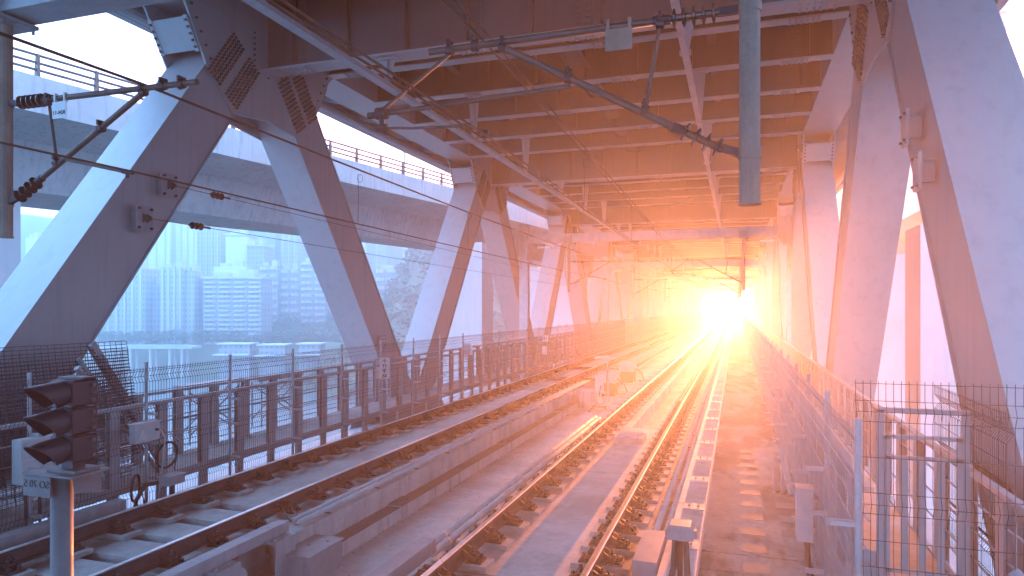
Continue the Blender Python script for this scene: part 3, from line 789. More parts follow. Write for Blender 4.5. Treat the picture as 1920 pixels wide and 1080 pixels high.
def text_mb(txt, size, mirror, at, depth=.002, u=(1, 0, 0), v=(0, 0, 1), sx=1.0):
    """Lettering as mesh: centred at `at`, running along u, upright along v; mirror flips it left to right as in the place."""
    cu = bpy.data.curves.new('lettering', 'FONT'); cu.body = txt; cu.size = size; cu.align_x = 'CENTER'; cu.align_y = 'CENTER'; cu.extrude = depth
    o = bpy.data.objects.new('lettering', cu); COL.objects.link(o)
    dg = bpy.context.evaluated_depsgraph_get(); me = bpy.data.meshes.new_from_object(o.evaluated_get(dg))
    u = Vector(u); v = Vector(v); w = u.cross(v); at = Vector(at)
    m = MB(); s_ = -1 if mirror else 1
    for q in me.vertices: m.v.append(tuple(at + u*(q.co.x*s_*sx) + v*q.co.y + w*q.co.z))
    for f in me.polygons: m.f.append(tuple(f.vertices)); m.mi.append(0)
    bpy.data.objects.remove(o); bpy.data.curves.remove(cu); bpy.data.meshes.remove(me)
    return m
# number tag under the left bracket, blank tag under the right one
t = thing('bracket_tag', 'small white tag lettered R04-11 in mirror writing, hung under the left bracket', 'tag', (-7.05, 5.58, 4.82))
m = MB(); m.box(-7.15, -6.95, 5.56, 5.568, 4.72, 4.90); m.box(-7.13, -7.11, 5.56, 5.60, 4.9, 5.0); m.box(-6.99, -6.97, 5.56, 5.60, 4.9, 5.0); m.build('tag_plate', 'white', t)
text_mb('R04-11', .062, True, (-7.05, 5.558, 4.78)).build('lettering', 'ink', t)
t = thing('bracket_tag', 'blank pale tag hung under the tube over the right track', 'tag', (-.9, 5.58, 4.85))
m = MB(); m.box(-1.02, -.80, 5.555, 5.565, 4.74, 4.92); m.box(-1.01, -.985, 5.555, 5.60, 4.92, 5.0); m.box(-.835, -.81, 5.555, 5.60, 4.92, 5.0); m.build('tag_plate', 'drop', t)

def wire(name, label, cat, pts, r, grp=None, matn='wire'):
    m = MB(); m.path(pts, r, 6); o = m.build(name, matn, None, pts[0]); tag(o, label, cat, grp); return o
def span(x, z, sag, xo=.0):
    ys = [-20] + list(GY) + [250]; pts = []
    for i, (a, b) in enumerate(zip(ys, ys[1:])):
        for k in range(8):
            q = k/8; s_ = (1 if i % 2 else -1)*xo
            pts.append((x + s_*(1-2*q), a+(b-a)*q, z - sag*4*q*(1-q)))
    pts.append((x, 250, z)); return pts
xm_r, xm_l = -2.2, -6.2
wire('messenger_wire', 'upper carrier wire over the right track, left one of the twin wires', 'overhead wire', span(xm_r-.03, 4.99, .10, .12), .009)
wire('messenger_wire', 'upper carrier wire over the right track, right one of the twin wires', 'overhead wire', span(xm_r+.05, 4.99, .10, .12), .009)
wire('messenger_wire', 'upper carrier wire over the left track, sloping across the first diagonal', 'overhead wire', span(xm_l+.15, 5.0, .10, .12), .011)
wire('messenger_wire', 'upper carrier wire over the left track, twin close beside the thicker one', 'overhead wire', span(xm_l+.19, 4.97, .10, .12), .007)
wire('contact_wire', 'lower running wire over the right track', 'overhead wire', span(xm_r, 4.13, .02, .15), .009)
wire('contact_wire', 'lower running wire over the right track, second strand', 'overhead wire', span(xm_r-.09, 4.15, .02, .15), .009)
wire('contact_wire', 'lower running wire over the left track, thick strand', 'overhead wire', span(xm_l, 4.08, .02, .15), .011)
wire('contact_wire', 'lower running wire over the left track, thin strand', 'overhead wire', span(xm_l-.08, 4.10, .02, .15), .008)
for side, xx in (('left', xm_l+.1), ('right', xm_r)):
    for k, y in enumerate((10.2, 15.2, 20.1, 25.0, 29.5, 38.0, 44.0, 50.0)):
        zt = 4.92; m = MB(); m.path([(xx, y, 4.10), (xx+.01, y, 4.5), (xx, y, zt)], .0045, 5)
        m.path([(xx+.05*math.cos(a)+.04, y, 4.84+.07*math.sin(a)) for a in [q*math.pi/5 for q in range(10)]], .004, 5, 0, True)
        tag(m.build('dropper_wire', 'wire', None, (xx, y, 4.10)), 'thin looped dropper hanging between the two wires over the %s track' % side, 'dropper wire', 'droppers over the %s track' % side)
# anchors on the first left diagonal
def anchor(y, z, label, wl, yend, zend):
    t = thing('anchor_plate', label, 'anchor plate', (-10.78, y, z))
    m = MB(); m.box(-10.79, -10.62, y-.12, y+.12, z-.17, z+.17); m.box(-10.62, -10.59, y-.19, y+.19, z-.24, z+.24); m.build('plate', 'steel_dark', t)
    m = MB()
    for a in (-.14, .14):
        for b in (-.18, .18): m.bolt((-10.59, y+a, z+b), (1, 0, 0), .026, .04)
    for q in (-.04, .04): m.prism([(-10.59, z-.08), (-10.47, z-.02), (-10.47, z+.03), (-10.59, z+.09)], y+q-.008, y+q+.008, 0, 'y')
    m.build('lug', 'iron', t)
    p0 = Vector((-10.5, y+.02, z)); p1 = Vector((-10.25, yend, zend)); d = (p1-p0).normalized()
    t2 = thing('anchor_wire', wl, 'overhead wire', tuple(p0))
    m = MB(); m.path([p0, p0+d*1.0], .008, 6); m.path([p0+d*1.5, p0+d*9, p1], .007, 6); m.build('wire', 'wire', t2)
    m = MB(); disc_insulator(m, p0+d*1.03, p0+d*1.33, 3, .03, .075); m.build('insulator', 'insul', t2)
    m = MB(); m.tube(p0+d*.98, p0+d*1.05, .03, 8); m.build('clamp', 'iron', t2); m = MB(); m.tube(p0+d*1.32, p0+d*1.55, .022, 8); m.build('clamp', 'iron', t2); m = MB(); m.path([p0+d*1.45, p0+d*1.5+Vector((0, .02, .05)), p0+d*1.85+Vector((0, 0, .06))], .006, 5); m.build('clamp', 'iron', t2)
anchor(10.07, 4.33, 'lower square anchor plate bolted to the first left diagonal', 'low anchor wire with insulator running from the lower plate on the first diagonal', 46, 4.02)
anchor(10.66, 5.05, 'upper square anchor plate bolted to the first left diagonal', 'anchor wire with insulator running from the upper plate on the first diagonal', 46, 4.5)
# brackets on the right truss's first diagonal
for y, z, w in ((10.60, 5.10, 'upper'), (9.95, 4.38, 'lower')):
    t = thing('anchor_plate', '%s steel anchor plate on the near right diagonal' % w, 'anchor plate', (2.38, y, z))
    m = MB(); m.box(2.22, 2.39, y-.10, y+.02, z-.14, z+.14); m.box(2.18, 2.22, y-.19, y+.11, z-.24, z+.24); m.build('plate', 'steel', t)
    m = MB()
    for a in (-.15, .07):
        for b in (-.18, .18): m.bolt((2.18, y+a, z+b), (-1, 0, 0), .022, .03)
    m.build('bolt', 'bolt', t)
# ------------------------------------------------------------------ signal at the left, boxes, cables, trackside kit
sx, sy = -4.25, 3.45
t = thing('railway_signal', 'black three lamp railway signal on a grey pole with a number plate, lower left', 'railway signal', (-4.31, 3.42, -.77))
m = MB(); m.tube((-4.31, 3.42, -.77), (-4.31, 3.42, 1.53), .067, 20); m.build('signal_pole', 'pole', t, smooth=True)
m = MB(); m.box(-4.51, -4.08, 3.30, 3.60, 1.53, 1.545); m.prism([(3.40, 1.53), (3.62, 1.53), (3.62, 1.36), (3.42, 1.40)], -4.20, -4.19); m.box(-4.37, -4.12, 3.36, 3.55, 1.546, 1.565)
m.build('head_bracket', 'pole', t)
pl = MB(); pl.box(-4.505, -4.265, 3.300, 3.312, 1.395, 1.525); pl = pl.build('number_plate', 'pole', t)
text_mb('SO 70 5', .068, True, (-4.385, 3.2985, 1.475)).build('lettering', 'ink', pl)
m = MB()
for k in range(3):
    z = 1.70+.185*k
    m.prism([(-.10, -.075), (-.085, -.088), (.085, -.088), (.10, -.075), (.10, .075), (.085, .088), (-.085, .088), (-.10, .075)], sy-.08, sy+.10, 0, 'y')
    for i in range(len(m.v)-16, len(m.v)): v = m.v[i]; m.v[i] = (v[0]+sx, v[1], v[2]+z)
m.box(sx-.11, sx+.11, sy-.02, sy+.08, 2.16, 2.175); m.box(sx-.05, sx+.05, sy-.04, sy+.05, 1.565, 1.615)
m.build('signal_housing', 'black', t)
for k in range(3):
    z = 1.70+.185*k; yf = sy-.08
    m = MB(); nn = 20; b = 0
    for i in range(nn+1):
        a = R(-50+280*i/nn); ln = .07+.17*max(0, math.sin(a)*.5+.5)**1.3
        for r in (.088, .082):
            for yy in (yf, yf-ln): m.v.append((sx+r*math.cos(a), yy, z+r*math.sin(a)-(.02 if yy != yf else 0)))
    for i in range(nn):
        q = i*4; w_ = q+4
        m.f += [(q, q+1, w_+1, w_), (q+2, w_+2, w_+3, q+3), (q+1, q+3, w_+3, w_+1)]; m.mi += [0, 0, 0]
    m.build('lamp_hood', 'black', t, smooth=False)
    m = MB(); m.lathe((sx, yf+.001, z), (sx, yf-.02, z), [(0, .078), (.6, .07), (1, .03)], 18); m.build('lens', 'lens', t, smooth=True)
    m = MB()
    for dz in (-.05, 0, .05): m.tube((sx+.10, sy+.06, z+dz), (sx+.15 if dz == 0 else sx+.125, sy+.06, z+dz), .008 if dz == 0 else .012, 8)
    m.build('latch', 'bolt', t)

# boxes on the left fence
t = thing('junction_box', 'pale electrical box with two round cable glands on the left fence', 'junction box', (-8.6, 6.4, .4))
m = MB(); m.box(-8.66, -8.50, 6.20, 6.62, .42, .98); m.build('box_body', 'offwhite', t)
m = MB(); m.box(-8.499, -8.485, 6.22, 6.60, .44, .70); m.box(-8.499, -8.485, 6.22, 6.60, .73, .82); m.box(-8.499, -8.485, 6.22, 6.60, .85, .95); m.build('cover', 'boxgrey', t)
for y in (6.32, 6.50):
    m = MB(); m.lathe((-8.485, y, .55), (-8.43, y, .55), [(0, .075), (.5, .075), (.6, .05), (1, .045)], 16); m.build('socket', 'galv', t)
    m = MB(); m.tube((-8.58, y, .42), (-8.58, y, .34), .035, 10); m.path([(-8.58, y, .36), (-8.6, y+.02, -.1), (-8.58, y, -.6)], .018, 8); m.build('cable', 'cable', t)
t = thing('sensor_box', 'small grey box with a pale triangle mark on the left fence', 'junction box', (-8.6, 8.2, .6))
m = MB(); m.box(-8.66, -8.54, 7.95, 8.40, .60, .88); m.box(-8.67, -8.52, 7.93, 8.42, .88, .895); m.build('box_body', 'boxgrey', t)
m = MB(); m.prism([(8.00, .64), (8.16, .64), (8.08, .80)], -8.54, -8.536); m.build('warning_mark', 'offwhite', t)
m = MB(); m.tube((-8.54, 8.33, .76), (-8.50, 8.33, .76), .02, 10); m.build('knob', 'black', t)
m = MB(); m.path([(-8.58, 8.42, .8), (-8.55, 8.52, .6), (-8.5, 8.42, .2), (-8.4, 8.2, -.5)], .014, 6); m.path([(-8.6, 8.42, .84), (-8.62, 8.8, .55), (-8.62, 9.0, .4)], .006, 5); m.build('cable', 'pvc', t)
def coil(y, z, r, label, x=-8.63, turns=4, squash=1.0):
    m = MB(); pts = []
    for i in range(turns*24+1):
        a = i*math.pi/12; rr = r*(1+.05*math.sin(a*.37)+.03*(i % 5)/5)
        pts.append((x+.008*(i/24)+.02*math.sin(a), y+rr*math.cos(a)*squash, z+rr*math.sin(a)))
    pts += [(x+.03, y+r*.7, z-r*1.1), (x+.02, y+r*.9, z-r*2.4)]
    m.path(pts, .010, 6); tag(m.build('cable_coil', 'cable', None, (x, y, z)), label, 'cable coil')
coil(8.62, .30, .20, 'round coil of black cable hanging on the left fence beside the triangle box')
coil(8.02, -.08, .20, 'narrow edge on coil of black cable low on the left fence', squash=.35)
t = thing('trackside_box', 'small dark box on a stub with a hose beside the left rail', 'junction box', (-8.0, 8.1, -.22))
m = MB(); m.box(-8.10, -7.90, 7.95, 8.25, .02, .14); m.box(-8.12, -7.88, 7.93, 8.27, .14, .16); m.build('box_body', 'steel_dark', t)
m = MB(); m.tube((-8.0, 8.1, -.77), (-8.0, 8.1, .02), .04, 10); m.build('stub', 'iron', t)
m = MB(); m.path([(-8.1, 8.0, .06), (-8.2, 7.8, .05), (-8.26, 7.7, -.15), (-8.28, 7.66, -.6)], .03, 8); m.build('hose', 'cable', t)

# loose mesh sheets, a cable ladder and tubes piled behind the left fence
t = thing('mesh_sheet_pile', 'heap of wire mesh sheets leaning together behind the left fence under the diagonal', 'mesh sheets', (-9.6, 7.2, -.09))
rr = random.Random(5)
for s_ in range(9):
    m = MB(); x0 = -9.25-.07*s_; lean = .10+.06*rr.random(); ya = 4.3+.25*rr.random(); yb = 8.55+.1*s_; zt = 1.35+.09*s_; zb = -.05+.05*s_
    k = 0; z = zb
    while z <= zt:
        m.path([(x0-lean*(z-zb), ya+.05*rr.random(), z), (x0-lean*(z-zb)+.01*rr.random(), (ya+yb)/2, z+.015*rr.random()), (x0-lean*(z-zb), yb-.12*(z-zb), z+.02*rr.random())], .0062, 3); z += .055
    y = ya
    while y < yb-.15:
        m.path([(x0, y, zb), (x0-lean*(zt-zb), y, zt)], .0055, 3); y += .11
    m.build('mesh_sheet', 'mesh', t)
t = thing('cable_ladder', 'perforated cable ladder leaning against the heap of mesh sheets', 'cable ladder', (-9.7, 9.0, -.09))
p0 = Vector((-9.75, 9.62, -.08)); p1 = Vector((-10.0, 8.42, 2.08)); d = p1-p0
m = MB(); m.bar(p0+Vector((.07, 0, 0)), p1+Vector((.07, 0, 0)), .02, .09, (0, 1, 0)); m.bar(p0-Vector((.07, 0, 0)), p1-Vector((.07, 0, 0)), .02, .09, (0, 1, 0)); m.build('side_rail', 'steel_dark', t)
for i in range(14):
    q = p0+d*(i+.5)/14; m = MB(); m.bar(q-Vector((.06, 0, 0)), q+Vector((.06, 0, 0)), .09, .03, (0, 1, 1)); m.build('rung', 'galv', t)
for i, (a, b) in enumerate((((-9.5, 9.45, -.08), (-9.6, 7.85, 1.72)), ((-9.45, 9.2, -.08), (-9.8, 8.05, 1.85)), ((-9.6, 9.6, .1), (-9.5, 7.7, 1.2)))):
    m = MB(); m.tube(a, b, .035 if i else .045, 10); tag(m.build('steel_tube', 'steel_dark', None, a), ('thickest steel tube leaning on the heap of mesh sheets', 'thin steel tube leaning beside the cable ladder', 'lowest steel tube lying against the heap of mesh sheets')[i], 'tube')
m = MB(); m.box(-10.25, -10.22, 5.9, 6.45, .55, 1.55)
for i in range(5): m.box(-10.22, -10.205, 5.92+i*.11, 5.98+i*.11, .55, 1.55)
tag(m.build('ribbed_panel', 'offwhite', None, (-10.23, 6.2, .55)), 'pale ribbed panel standing behind the heap of mesh sheets', 'panel')
# trestle tables behind the walkway
def trestle(y, z, label):
    t = thing('work_trestle', label, 'trestle', (-10.45, y, -.09)); L_ = 1.7
    m = MB(); m.box(-10.62, -10.28, y, y+L_, z-.06, z); m.build('table_top', 'galv', t)
    for yy in (y+.15, y+L_-.15):
        for xx in (-10.58, -10.32): m = MB(); m.tube((xx, yy, -.09), (xx, yy, z-.06), .022, 8); m.build('leg', 'galv', t)
    for xx in (-10.58, -10.32): m = MB(); m.tube((xx, y+.15, .1), (xx, y+L_-.15, z-.15), .018, 8); m.tube((xx, y+L_-.15, .1), (xx, y+.15, z-.15), .018, 8); m.tube((xx, y+.15, .42), (xx, y+L_-.15, .42), .018, 8); m.build('brace', 'galv', t)
trestle(10.75, 1.10, 'nearer steel trestle with crossed braces behind the left service walkway')
trestle(12.9, 1.02, 'farther steel trestle with crossed braces behind the left service walkway')

# signs
t = thing('station_sign', 'white upright station sign with black Chinese characters in mirror writing on the left fence', 'sign', (-8.62, 15.6, .85))
u_ = Vector((math.cos(R(35)), math.sin(R(35)), 0)); c_ = Vector((-8.60, 15.6, 1.10)); nrm = Vector((u_.y, -u_.x, 0))
m = MB(); m.bar(c_-Vector((0, 0, .27)), c_+Vector((0, 0, .27)), .34, .012, nrm); m.build('sign_plate', 'offwhite', t)
def cjk(strokes, at, s):
    m = MB()
    for a, b in strokes:
        p = at + u_*(-(a[0]-.5)*s)+Vector((0, 0, (a[1]-.5)*s)); q = at + u_*(-(b[0]-.5)*s)+Vector((0, 0, (b[1]-.5)*s))
        m.bar(p, q, .013*s/.11, .004, nrm)
    return m
G = {'xiao': [((.5, .95), (.5, .08)), ((.5, .08), (.38, .16)), ((.28, .68), (.12, .35)), ((.70, .68), (.90, .35))],
     'shi': [((.32, .95), (.08, .55)), ((.22, .75), (.22, .05)), ((.42, .60), (.95, .60)), ((.68, .95), (.68, .05))],
     'zi': [((.5, .98), (.5, .88)), ((.1, .84), (.9, .84)), ((.1, .84), (.1, .70)), ((.9, .84), (.9, .70)), ((.3, .66), (.72, .66)), ((.72, .66), (.52, .48)), ((.52, .48), (.52, .05)), ((.52, .05), (.40, .10)), ((.1, .42), (.92, .42))],
     'zhan': [((.24, .96), (.26, .84)), ((.06, .78), (.46, .78)), ((.16, .66), (.20, .30)), ((.36, .68), (.30, .30)), ((.04, .22), (.48, .26)), ((.68, .96), (.68, .50)), ((.68, .74), (.94, .74)), ((.56, .48), (.92, .48)), ((.56, .48), (.56, .06)), ((.92, .48), (.92, .06)), ((.56, .08), (.92, .08))],
     'xia': [((.05, .88), (.95, .88)), ((.5, .88), (.5, .05)), ((.52, .62), (.78, .45))], 'yi': [((.08, .5), (.92, .5))]}
of = nrm*.009
for i, k in enumerate(('xiao', 'shi', 'zi', 'zhan')): cjk(G[k], c_+of+u_*.035+Vector((0, 0, .19-.128*i)), .118).build('lettering', 'ink', t)
for i, k in enumerate(('xia', 'yi', 'zhan')): cjk(G[k], c_+of-u_*.115+Vector((0, 0, .215-.075*i)), .062).build('lettering', 'ink', t)
t = thing('number_sign', 'small white number plate lettered 151 in mirror writing on the left fence', 'sign', (-8.64, 31.2, .9))
m = MB(); m.box(-8.80, -8.44, 31.19, 31.2, 1.05, 1.36); m.build('sign_plate', 'offwhite', t)
text_mb('151', .19, True, (-8.62, 31.186, 1.2)).build('lettering', 'ink', t)
m = MB(); m.box(-8.72, -8.5, 31.1, 31.19, .45, .85); m.box(-8.68, -8.55, 31.05, 31.1, .55, .75); tag(m.build('trackside_box', 'white', None, (-8.6, 31.15, .5)), 'small white box under the number plate on the left fence', 'junction box')
t = thing('notice_plate', 'dark notice plate with pale lettering on the second left diagonal', 'sign', (-10.76, 19.4, 1.5))
m = MB(); m.box(-10.755, -10.735, 19.22, 19.66, 1.36, 1.78); m.build('sign_plate', 'steel_dark', t)
m = MB()
for z, a, b in ((1.70, .10, .34), (1.58, .06, .38), (1.46, .0, .30)):
    for i in range(5): m.box(-10.735, -10.732, 19.26+a+i*(b-a)/5, 19.26+a+(i+.7)*(b-a)/5, z-.022, z+.022)
m.build('lettering', 'offwhite', t)
m = MB(); m.box(-8.95, -8.62, 21.9, 21.92, 1.02, 1.42); tag(m.build('blank_plate', 'boxgrey', None, (-8.8, 21.9, 1.02)), 'blank grey plate standing above the left railing', 'plate')

# steel beams and blocks at the near slab joint
def beam(x, w, ya, yb, z0, z1, label):
    t = thing('guard_beam', label, 'steel beam', (x, yb, z0))
    m = MB(); m.box(x-w/2, x+w/2, ya, yb, z0, z1); m.build('beam', 'steel_dark', t)
    return t
t = beam(-8.02, .17, 0.5, 7.24, -.12, .02, 'square steel beam left of the left track, passing behind the signal pole')
for y in (2, 4.2, 6.4): m = MB(); m.box(-8.1, -7.94, y, y+.3, -.6, -.12); m.build('bracket', 'iron', t)
t = beam(-5.50, .17, 0.5, 7.38, -.20, -.07, 'steel beam on white brackets at the right side of the left track')
for y in (6.95, 5.95, 4.95, 3.95):
    m = MB(); m.box(-5.62, -5.28, y, y+.38, -.235, -.205); m.box(-5.30, -5.28, y, y+.38, -.72, -.236); m.box(-5.60, -5.30, y+.36, y+.38, -.70, -.236)
    for q in (.08, .28): m.bolt((-5.36, y+q, -.205), (0, 0, 1), .02, .02)
    m.build('bracket', 'steel', t)
for y in (6.45, 5.45): m = MB(); m.lathe((-5.75, y, -.48), (-5.40, y, -.48), [(0, .14), (1, .14)], 16); m.build('rubber_sleeve', 'boxgrey', t)
t = beam(-3.34, .19, 0.5, 7.12, -.14, .02, 'weathered steel beam at the left side of the right track')
for y in (6.55, 5.75, 4.95):
    m = MB(); m.box(-3.26, -3.02, y, y+.34, -.56, -.20); m.box(-3.24, -3.06, y+.08, y+.12, -.2, -.165); m.box(-3.24, -3.06, y+.22, y+.26, -.2, -.165); m.build('bracket', 'iron', t)
m = MB(); m.prism([(-5.36, -.77), (-4.95, -.77), (-4.95, -.42), (-5.36, -.42)], 7.15, 7.88, 0, 'y'); m.box(-5.38, -4.93, 7.12, 7.90, -.42, -.40)
m.bolt((-5.2, 7.5, -.40), (0, 0, 1), .02, .02); m.bolt((-5.05, 7.7, -.40), (0, 0, 1), .02, .02)
tag(m.build('anchor_block', 'steel_dark', None, (-5.15, 7.5, -.77)), 'grey capped block at the near end of the long kerb', 'block')
# jumper cables on the left track's near rail
for k, (y, lab) in enumerate(((7.95, 'pair of short cables bolted to the left track near its long steel beam'), (14.6, 'short cables bolted to the right rail of the left track beside the conduits'), (17.9, 'short cables bolted to the right rail of the left track farther on'))):
    m = MB()
    for q in (0, .16): m.path([(XL2+.02, y+q, -.09), (XL2+.08, y+q, -.10), (XL2+.25, y+q-.12, -.15), (XL2+.42, y+q-.25, -.19)], .014, 6); m.tube((XL2+.01, y+q, -.09), (XL2+.07, y+q, -.09), .026, 8)
    tag(m.build('rail_cable', 'cable', None, (XL2+.2, y, -.15)), lab, 'cable')
m = MB(); m.path([(XR2+.03, 6.55, -.10), (XR2+.15, 6.6, -.08), (XR2+.4, 6.5, -.17), (XR2+.62, 6.75, -.19)], .022, 8); m.tube((XR2+.01, 6.55, -.1), (XR2+.08, 6.55, -.1), .035, 8)
tag(m.build('rail_cable', 'cable', None, (XR2+.2, 6.55, -.1)), 'thick black cable looping from the nearest rail into the conduit cover', 'cable')
m = MB(); m.box(-1.06, -.80, 7.35, 8.42, -.257, -.06); tag(m.build('conduit_cover', 'steel_dark', None, (-.93, 7.9, -.22)), 'steel cover over the near ends of the two white conduits', 'cover')
# box on a stand between the conduits and the walkway
t = thing('trackside_box', 'dark box on a post with two black hoses by the walkway kerb', 'junction box', (-.52, 7.0, -.32))
m = MB(); m.box(-.64, -.40, 6.86, 7.06, .36, .47); m.prism([(-.65, .47), (-.39, .47), (-.42, .51), (-.62, .51)], 6.85, 7.07, 0, 'y'); m.box(-.67, -.64, 6.92, 7.0, .38, .45); m.box(-.40, -.37, 6.92, 7.0, .38, .45); m.build('box_body', 'steel_dark', t)
m = MB(); m.tube((-.53, 6.97, -.135), (-.53, 6.97, .36), .028, 8); m.build('post', 'iron', t)
m = MB(); m.path([(-.57, 6.9, .37), (-.58, 6.86, .1), (-.62, 6.7, -.1)], .030, 8); m.path([(-.47, 6.9, .37), (-.45, 6.85, .05), (-.38, 6.6, -.3), (-.2, 6.3, -.31)], .030, 8); m.build('hose', 'cable', t)

# kit between the tracks
t = thing('control_post', 'white control box with a mast on a steel trestle between the tracks', 'control post', (-4.25, 22.3, -.77))
m = MB(); m.prism([(-4.62, -.77), (-4.55, -.77), (-4.42, -.60), (-4.08, -.60), (-3.95, -.77), (-3.88, -.77), (-4.05, -.56), (-4.45, -.56)], 22.05, 22.5, 0, 'y'); m.build('foot_frame', 'iron', t)
m = MB()
for xx in (-4.5, -4.0):
    for yy in (22.08, 22.48): m.bar((xx, yy, -.56), (xx, yy, -.12), .04, .04, (0, 1, 0))
for z in (-.52, -.14):
    for yy in (22.08, 22.48): m.bar((-4.5, yy, z), (-4.0, yy, z), .04, .04)
    for xx in (-4.5, -4.0): m.bar((xx, 22.08, z), (xx, 22.48, z), .04, .04)
m.build('trestle', 'galv', t)
m = MB(); m.box(-4.40, -4.16, 22.15, 22.42, -.11, .42); m.build('box_body', 'offwhite', t)
m = MB(); m.tube((-3.99, 22.25, -.1), (-3.99, 22.25, 1.10), .03, 10); m.build('mast', 'galv', t)
m = MB(); m.bar((-3.99, 22.25, 1.06), (-4.42, 22.2, 1.0), .09, .07); m.build('lamp_head', 'offwhite', t)
m = MB(); m.path([(-4.2, 22.12, .1), (-4.25, 22.02, -.25), (-4.0, 22.05, -.2), (-4.02, 22.2, .4), (-3.96, 22.22, .8)], .018, 6); m.build('cable', 'cable', t)
m = MB(); m.prism([(-5.12, -.77), (-4.40, -.77), (-4.52, -.2), (-5.12, -.2)], 22.9, 23.7, 0, 'y'); tag(m.build('concrete_block', 'concrete', None, (-4.8, 23.3, -.77)), 'sloped concrete block at the end of the first long kerb, behind the control post', 'block')
for y, lab in ((26.2, 'nearer point machine between the tracks with rods to the left rails'), (31.2, 'farther point machine between the tracks with rods to the left rails')):
    t = thing('point_machine', lab, 'point machine', (-4.75, y, -.77), 'point machines between the tracks')
    m = MB(); m.box(-5.1, -4.4, y, y+.9, -.25, .12); m.box(-5.05, -4.45, y+.05, y+.85, .12, .18); m.build('machine_case', 'boxgrey', t)
    for q in (.1, .7): m = MB(); m.box(-5.05, -4.45, y+q, y+q+.1, -.77, -.25); m.build('leg', 'iron', t)
    m = MB()
    for q in (.2, .5): m.tube((-7.9, y+q, -.16), (-5.1, y+q, -.16), .03, 8)
    m.box(-7.3, -6.3, y+.1, y+.65, -.22, -.17); m.build('drive_rod', 'iron', t)
    m = MB(); m.path([(-4.4, y+.3, -.1), (-4.1, y+.2, -.3), (-4.0, y+.5, -.7), (-4.3, y+.9, -.75)], .03, 8); m.build('hose', 'cable', t)
t = thing('access_box', 'low concrete access box with a lid between the rails of the right track', 'access box', (-2.2, 14.9, -.22))
m = MB(); m.box(-2.5, -1.88, 14.55, 15.25, -.26, -.12); m.build('box_body', 'pad', t)
m = MB(); m.box(-2.42, -1.96, 14.65, 15.18, -.12, -.09); m.box(-2.02, -1.9, 14.85, 14.95, -.09, -.07); m.build('lid', 'pvc', t)
for i, (x, y) in enumerate(((-3.72, 22.5), (-3.72, 25.0), (-3.72, 28.0))):
    m = MB(); m.tube((x, y, -.77), (x, y, -.42), .03, 8); tag(m.build('floor_stub', 'iron', None, (x, y, -.77)), 'short upright pipe stub on the trough floor beside the right track', 'pipe stub', 'pipe stubs beside the right track')

# right hand side: meter box, gate, cross fence, spare mesh
t = thing('meter_box', 'upright grey meter box clamped to the right fence above the walkway', 'meter box', (.74, 8.3, 0))
m = MB(); m.box(.65, .82, 8.28, 8.50, .02, .60); m.box(.64, .83, 8.27, 8.51, .60, .62); m.box(.655, .815, 8.265, 8.28, .04, .32); m.box(.655, .815, 8.265, 8.28, .34, .58); m.build('box_body', 'boxgrey', t)
m = MB(); m.box(.82, .88, 8.36, 8.42, .1, .14); m.box(.82, .88, 8.36, 8.42, .48, .52); m.build('clamp', 'galv', t)
m = MB(); m.path([(.76, 8.36, .02), (.76, 8.3, -.2), (.78, 8.2, -.32)], .035, 8); m.build('hose', 'cable', t)
t = thing('pipe_bundle', 'bundle of short pipes leaning at the foot of the right fence', 'pipes', (.72, 12.2, -.32))
for i in range(6): m = MB(); m.tube((.58+.04*i, 11.6+.1*(i % 3), -.30), (.60+.04*i, 12.2, -.02+.05*(i % 2)), .022, 8); m.build('pipe', 'galv', t)
m = MB(); m.tube((.83, 11.5, -.30), (.72, 12.3, .25), .05, 10); m.build('pipe', 'galv', t)

def swap(mb, x0, y): mb.v = [(x0+b, y-a, c) for a, b, c in mb.v]; return mb
t = thing('cross_fence', 'coarse wire mesh fence across the right service walkway, in front of the gate', 'fence', (1.7, 6.2, -.09))
swap(vmesh(1.24, .02, 2.05, (.45, 1.05, 1.80), .056, .0031, .04, 4), .92, 6.19).build('mesh_panel', 'tube', t)
swap(vmesh(1.45, -.5, 2.02, (.45, 1.05, 1.80), .058, .0031, .04, 4), 2.19, 6.17).build('mesh_panel', 'tube', t)
m = MB(); m.tube((2.17, 6.2, -.5), (2.17, 6.2, .52), .02, 8); m.build('fence_post', 'galv', t)
t = thing('steel_gate', 'steel walkway gate with flat bars, lock plate and padlock on the right', 'gate', (1.4, 6.3, -.09))
m = MB()
for x in (1.13, 1.74): m.bar((x, 6.3, -.09), (x, 6.3, 1.80), .05, .05, (0, 1, 0))
m.bar((1.105, 6.3, 1.80), (1.765, 6.3, 1.80), .05, .04); m.build('gate_frame', 'steel', t)
m = MB()
for x in (1.175, 1.69): m.bar((x, 6.27, -.05), (x, 6.27, 1.60), .035, .04, (0, 1, 0))
for z in (1.59, 1.42, .50, .30, -.04): m.bar((1.16, 6.27, z), (1.705, 6.27, z), .04, .03)
leaf = m.build('gate_leaf', 'steel', t)
for x in (1.30, 1.43, 1.56): m = MB(); m.box(x-.025, x+.025, 6.262, 6.278, .50, 1.42); m.box(x-.01, x+.01, 6.264, 6.276, -.04, .30); m.build('gate_bar', 'steel', leaf)
m = MB(); m.box(1.44, 1.69, 6.24, 6.262, .30, .49); m.build('lock_plate', 'steel_dark', leaf)
m = MB(); m.tube((1.47, 6.235, .41), (1.76, 6.235, .40), .012, 8); m.box(1.49, 1.53, 6.225, 6.24, .38, .44); m.box(1.62, 1.66, 6.225, 6.24, .38, .44); m.build('bolt_bar', 'iron', leaf)
m = MB(); m.box(1.595, 1.65, 6.205, 6.232, .24, .31); m.path([(1.605, 6.22, .31), (1.605, 6.22, .36), (1.64, 6.22, .36), (1.64, 6.22, .31)], .006, 6); m.build('padlock', 'iron', leaf)
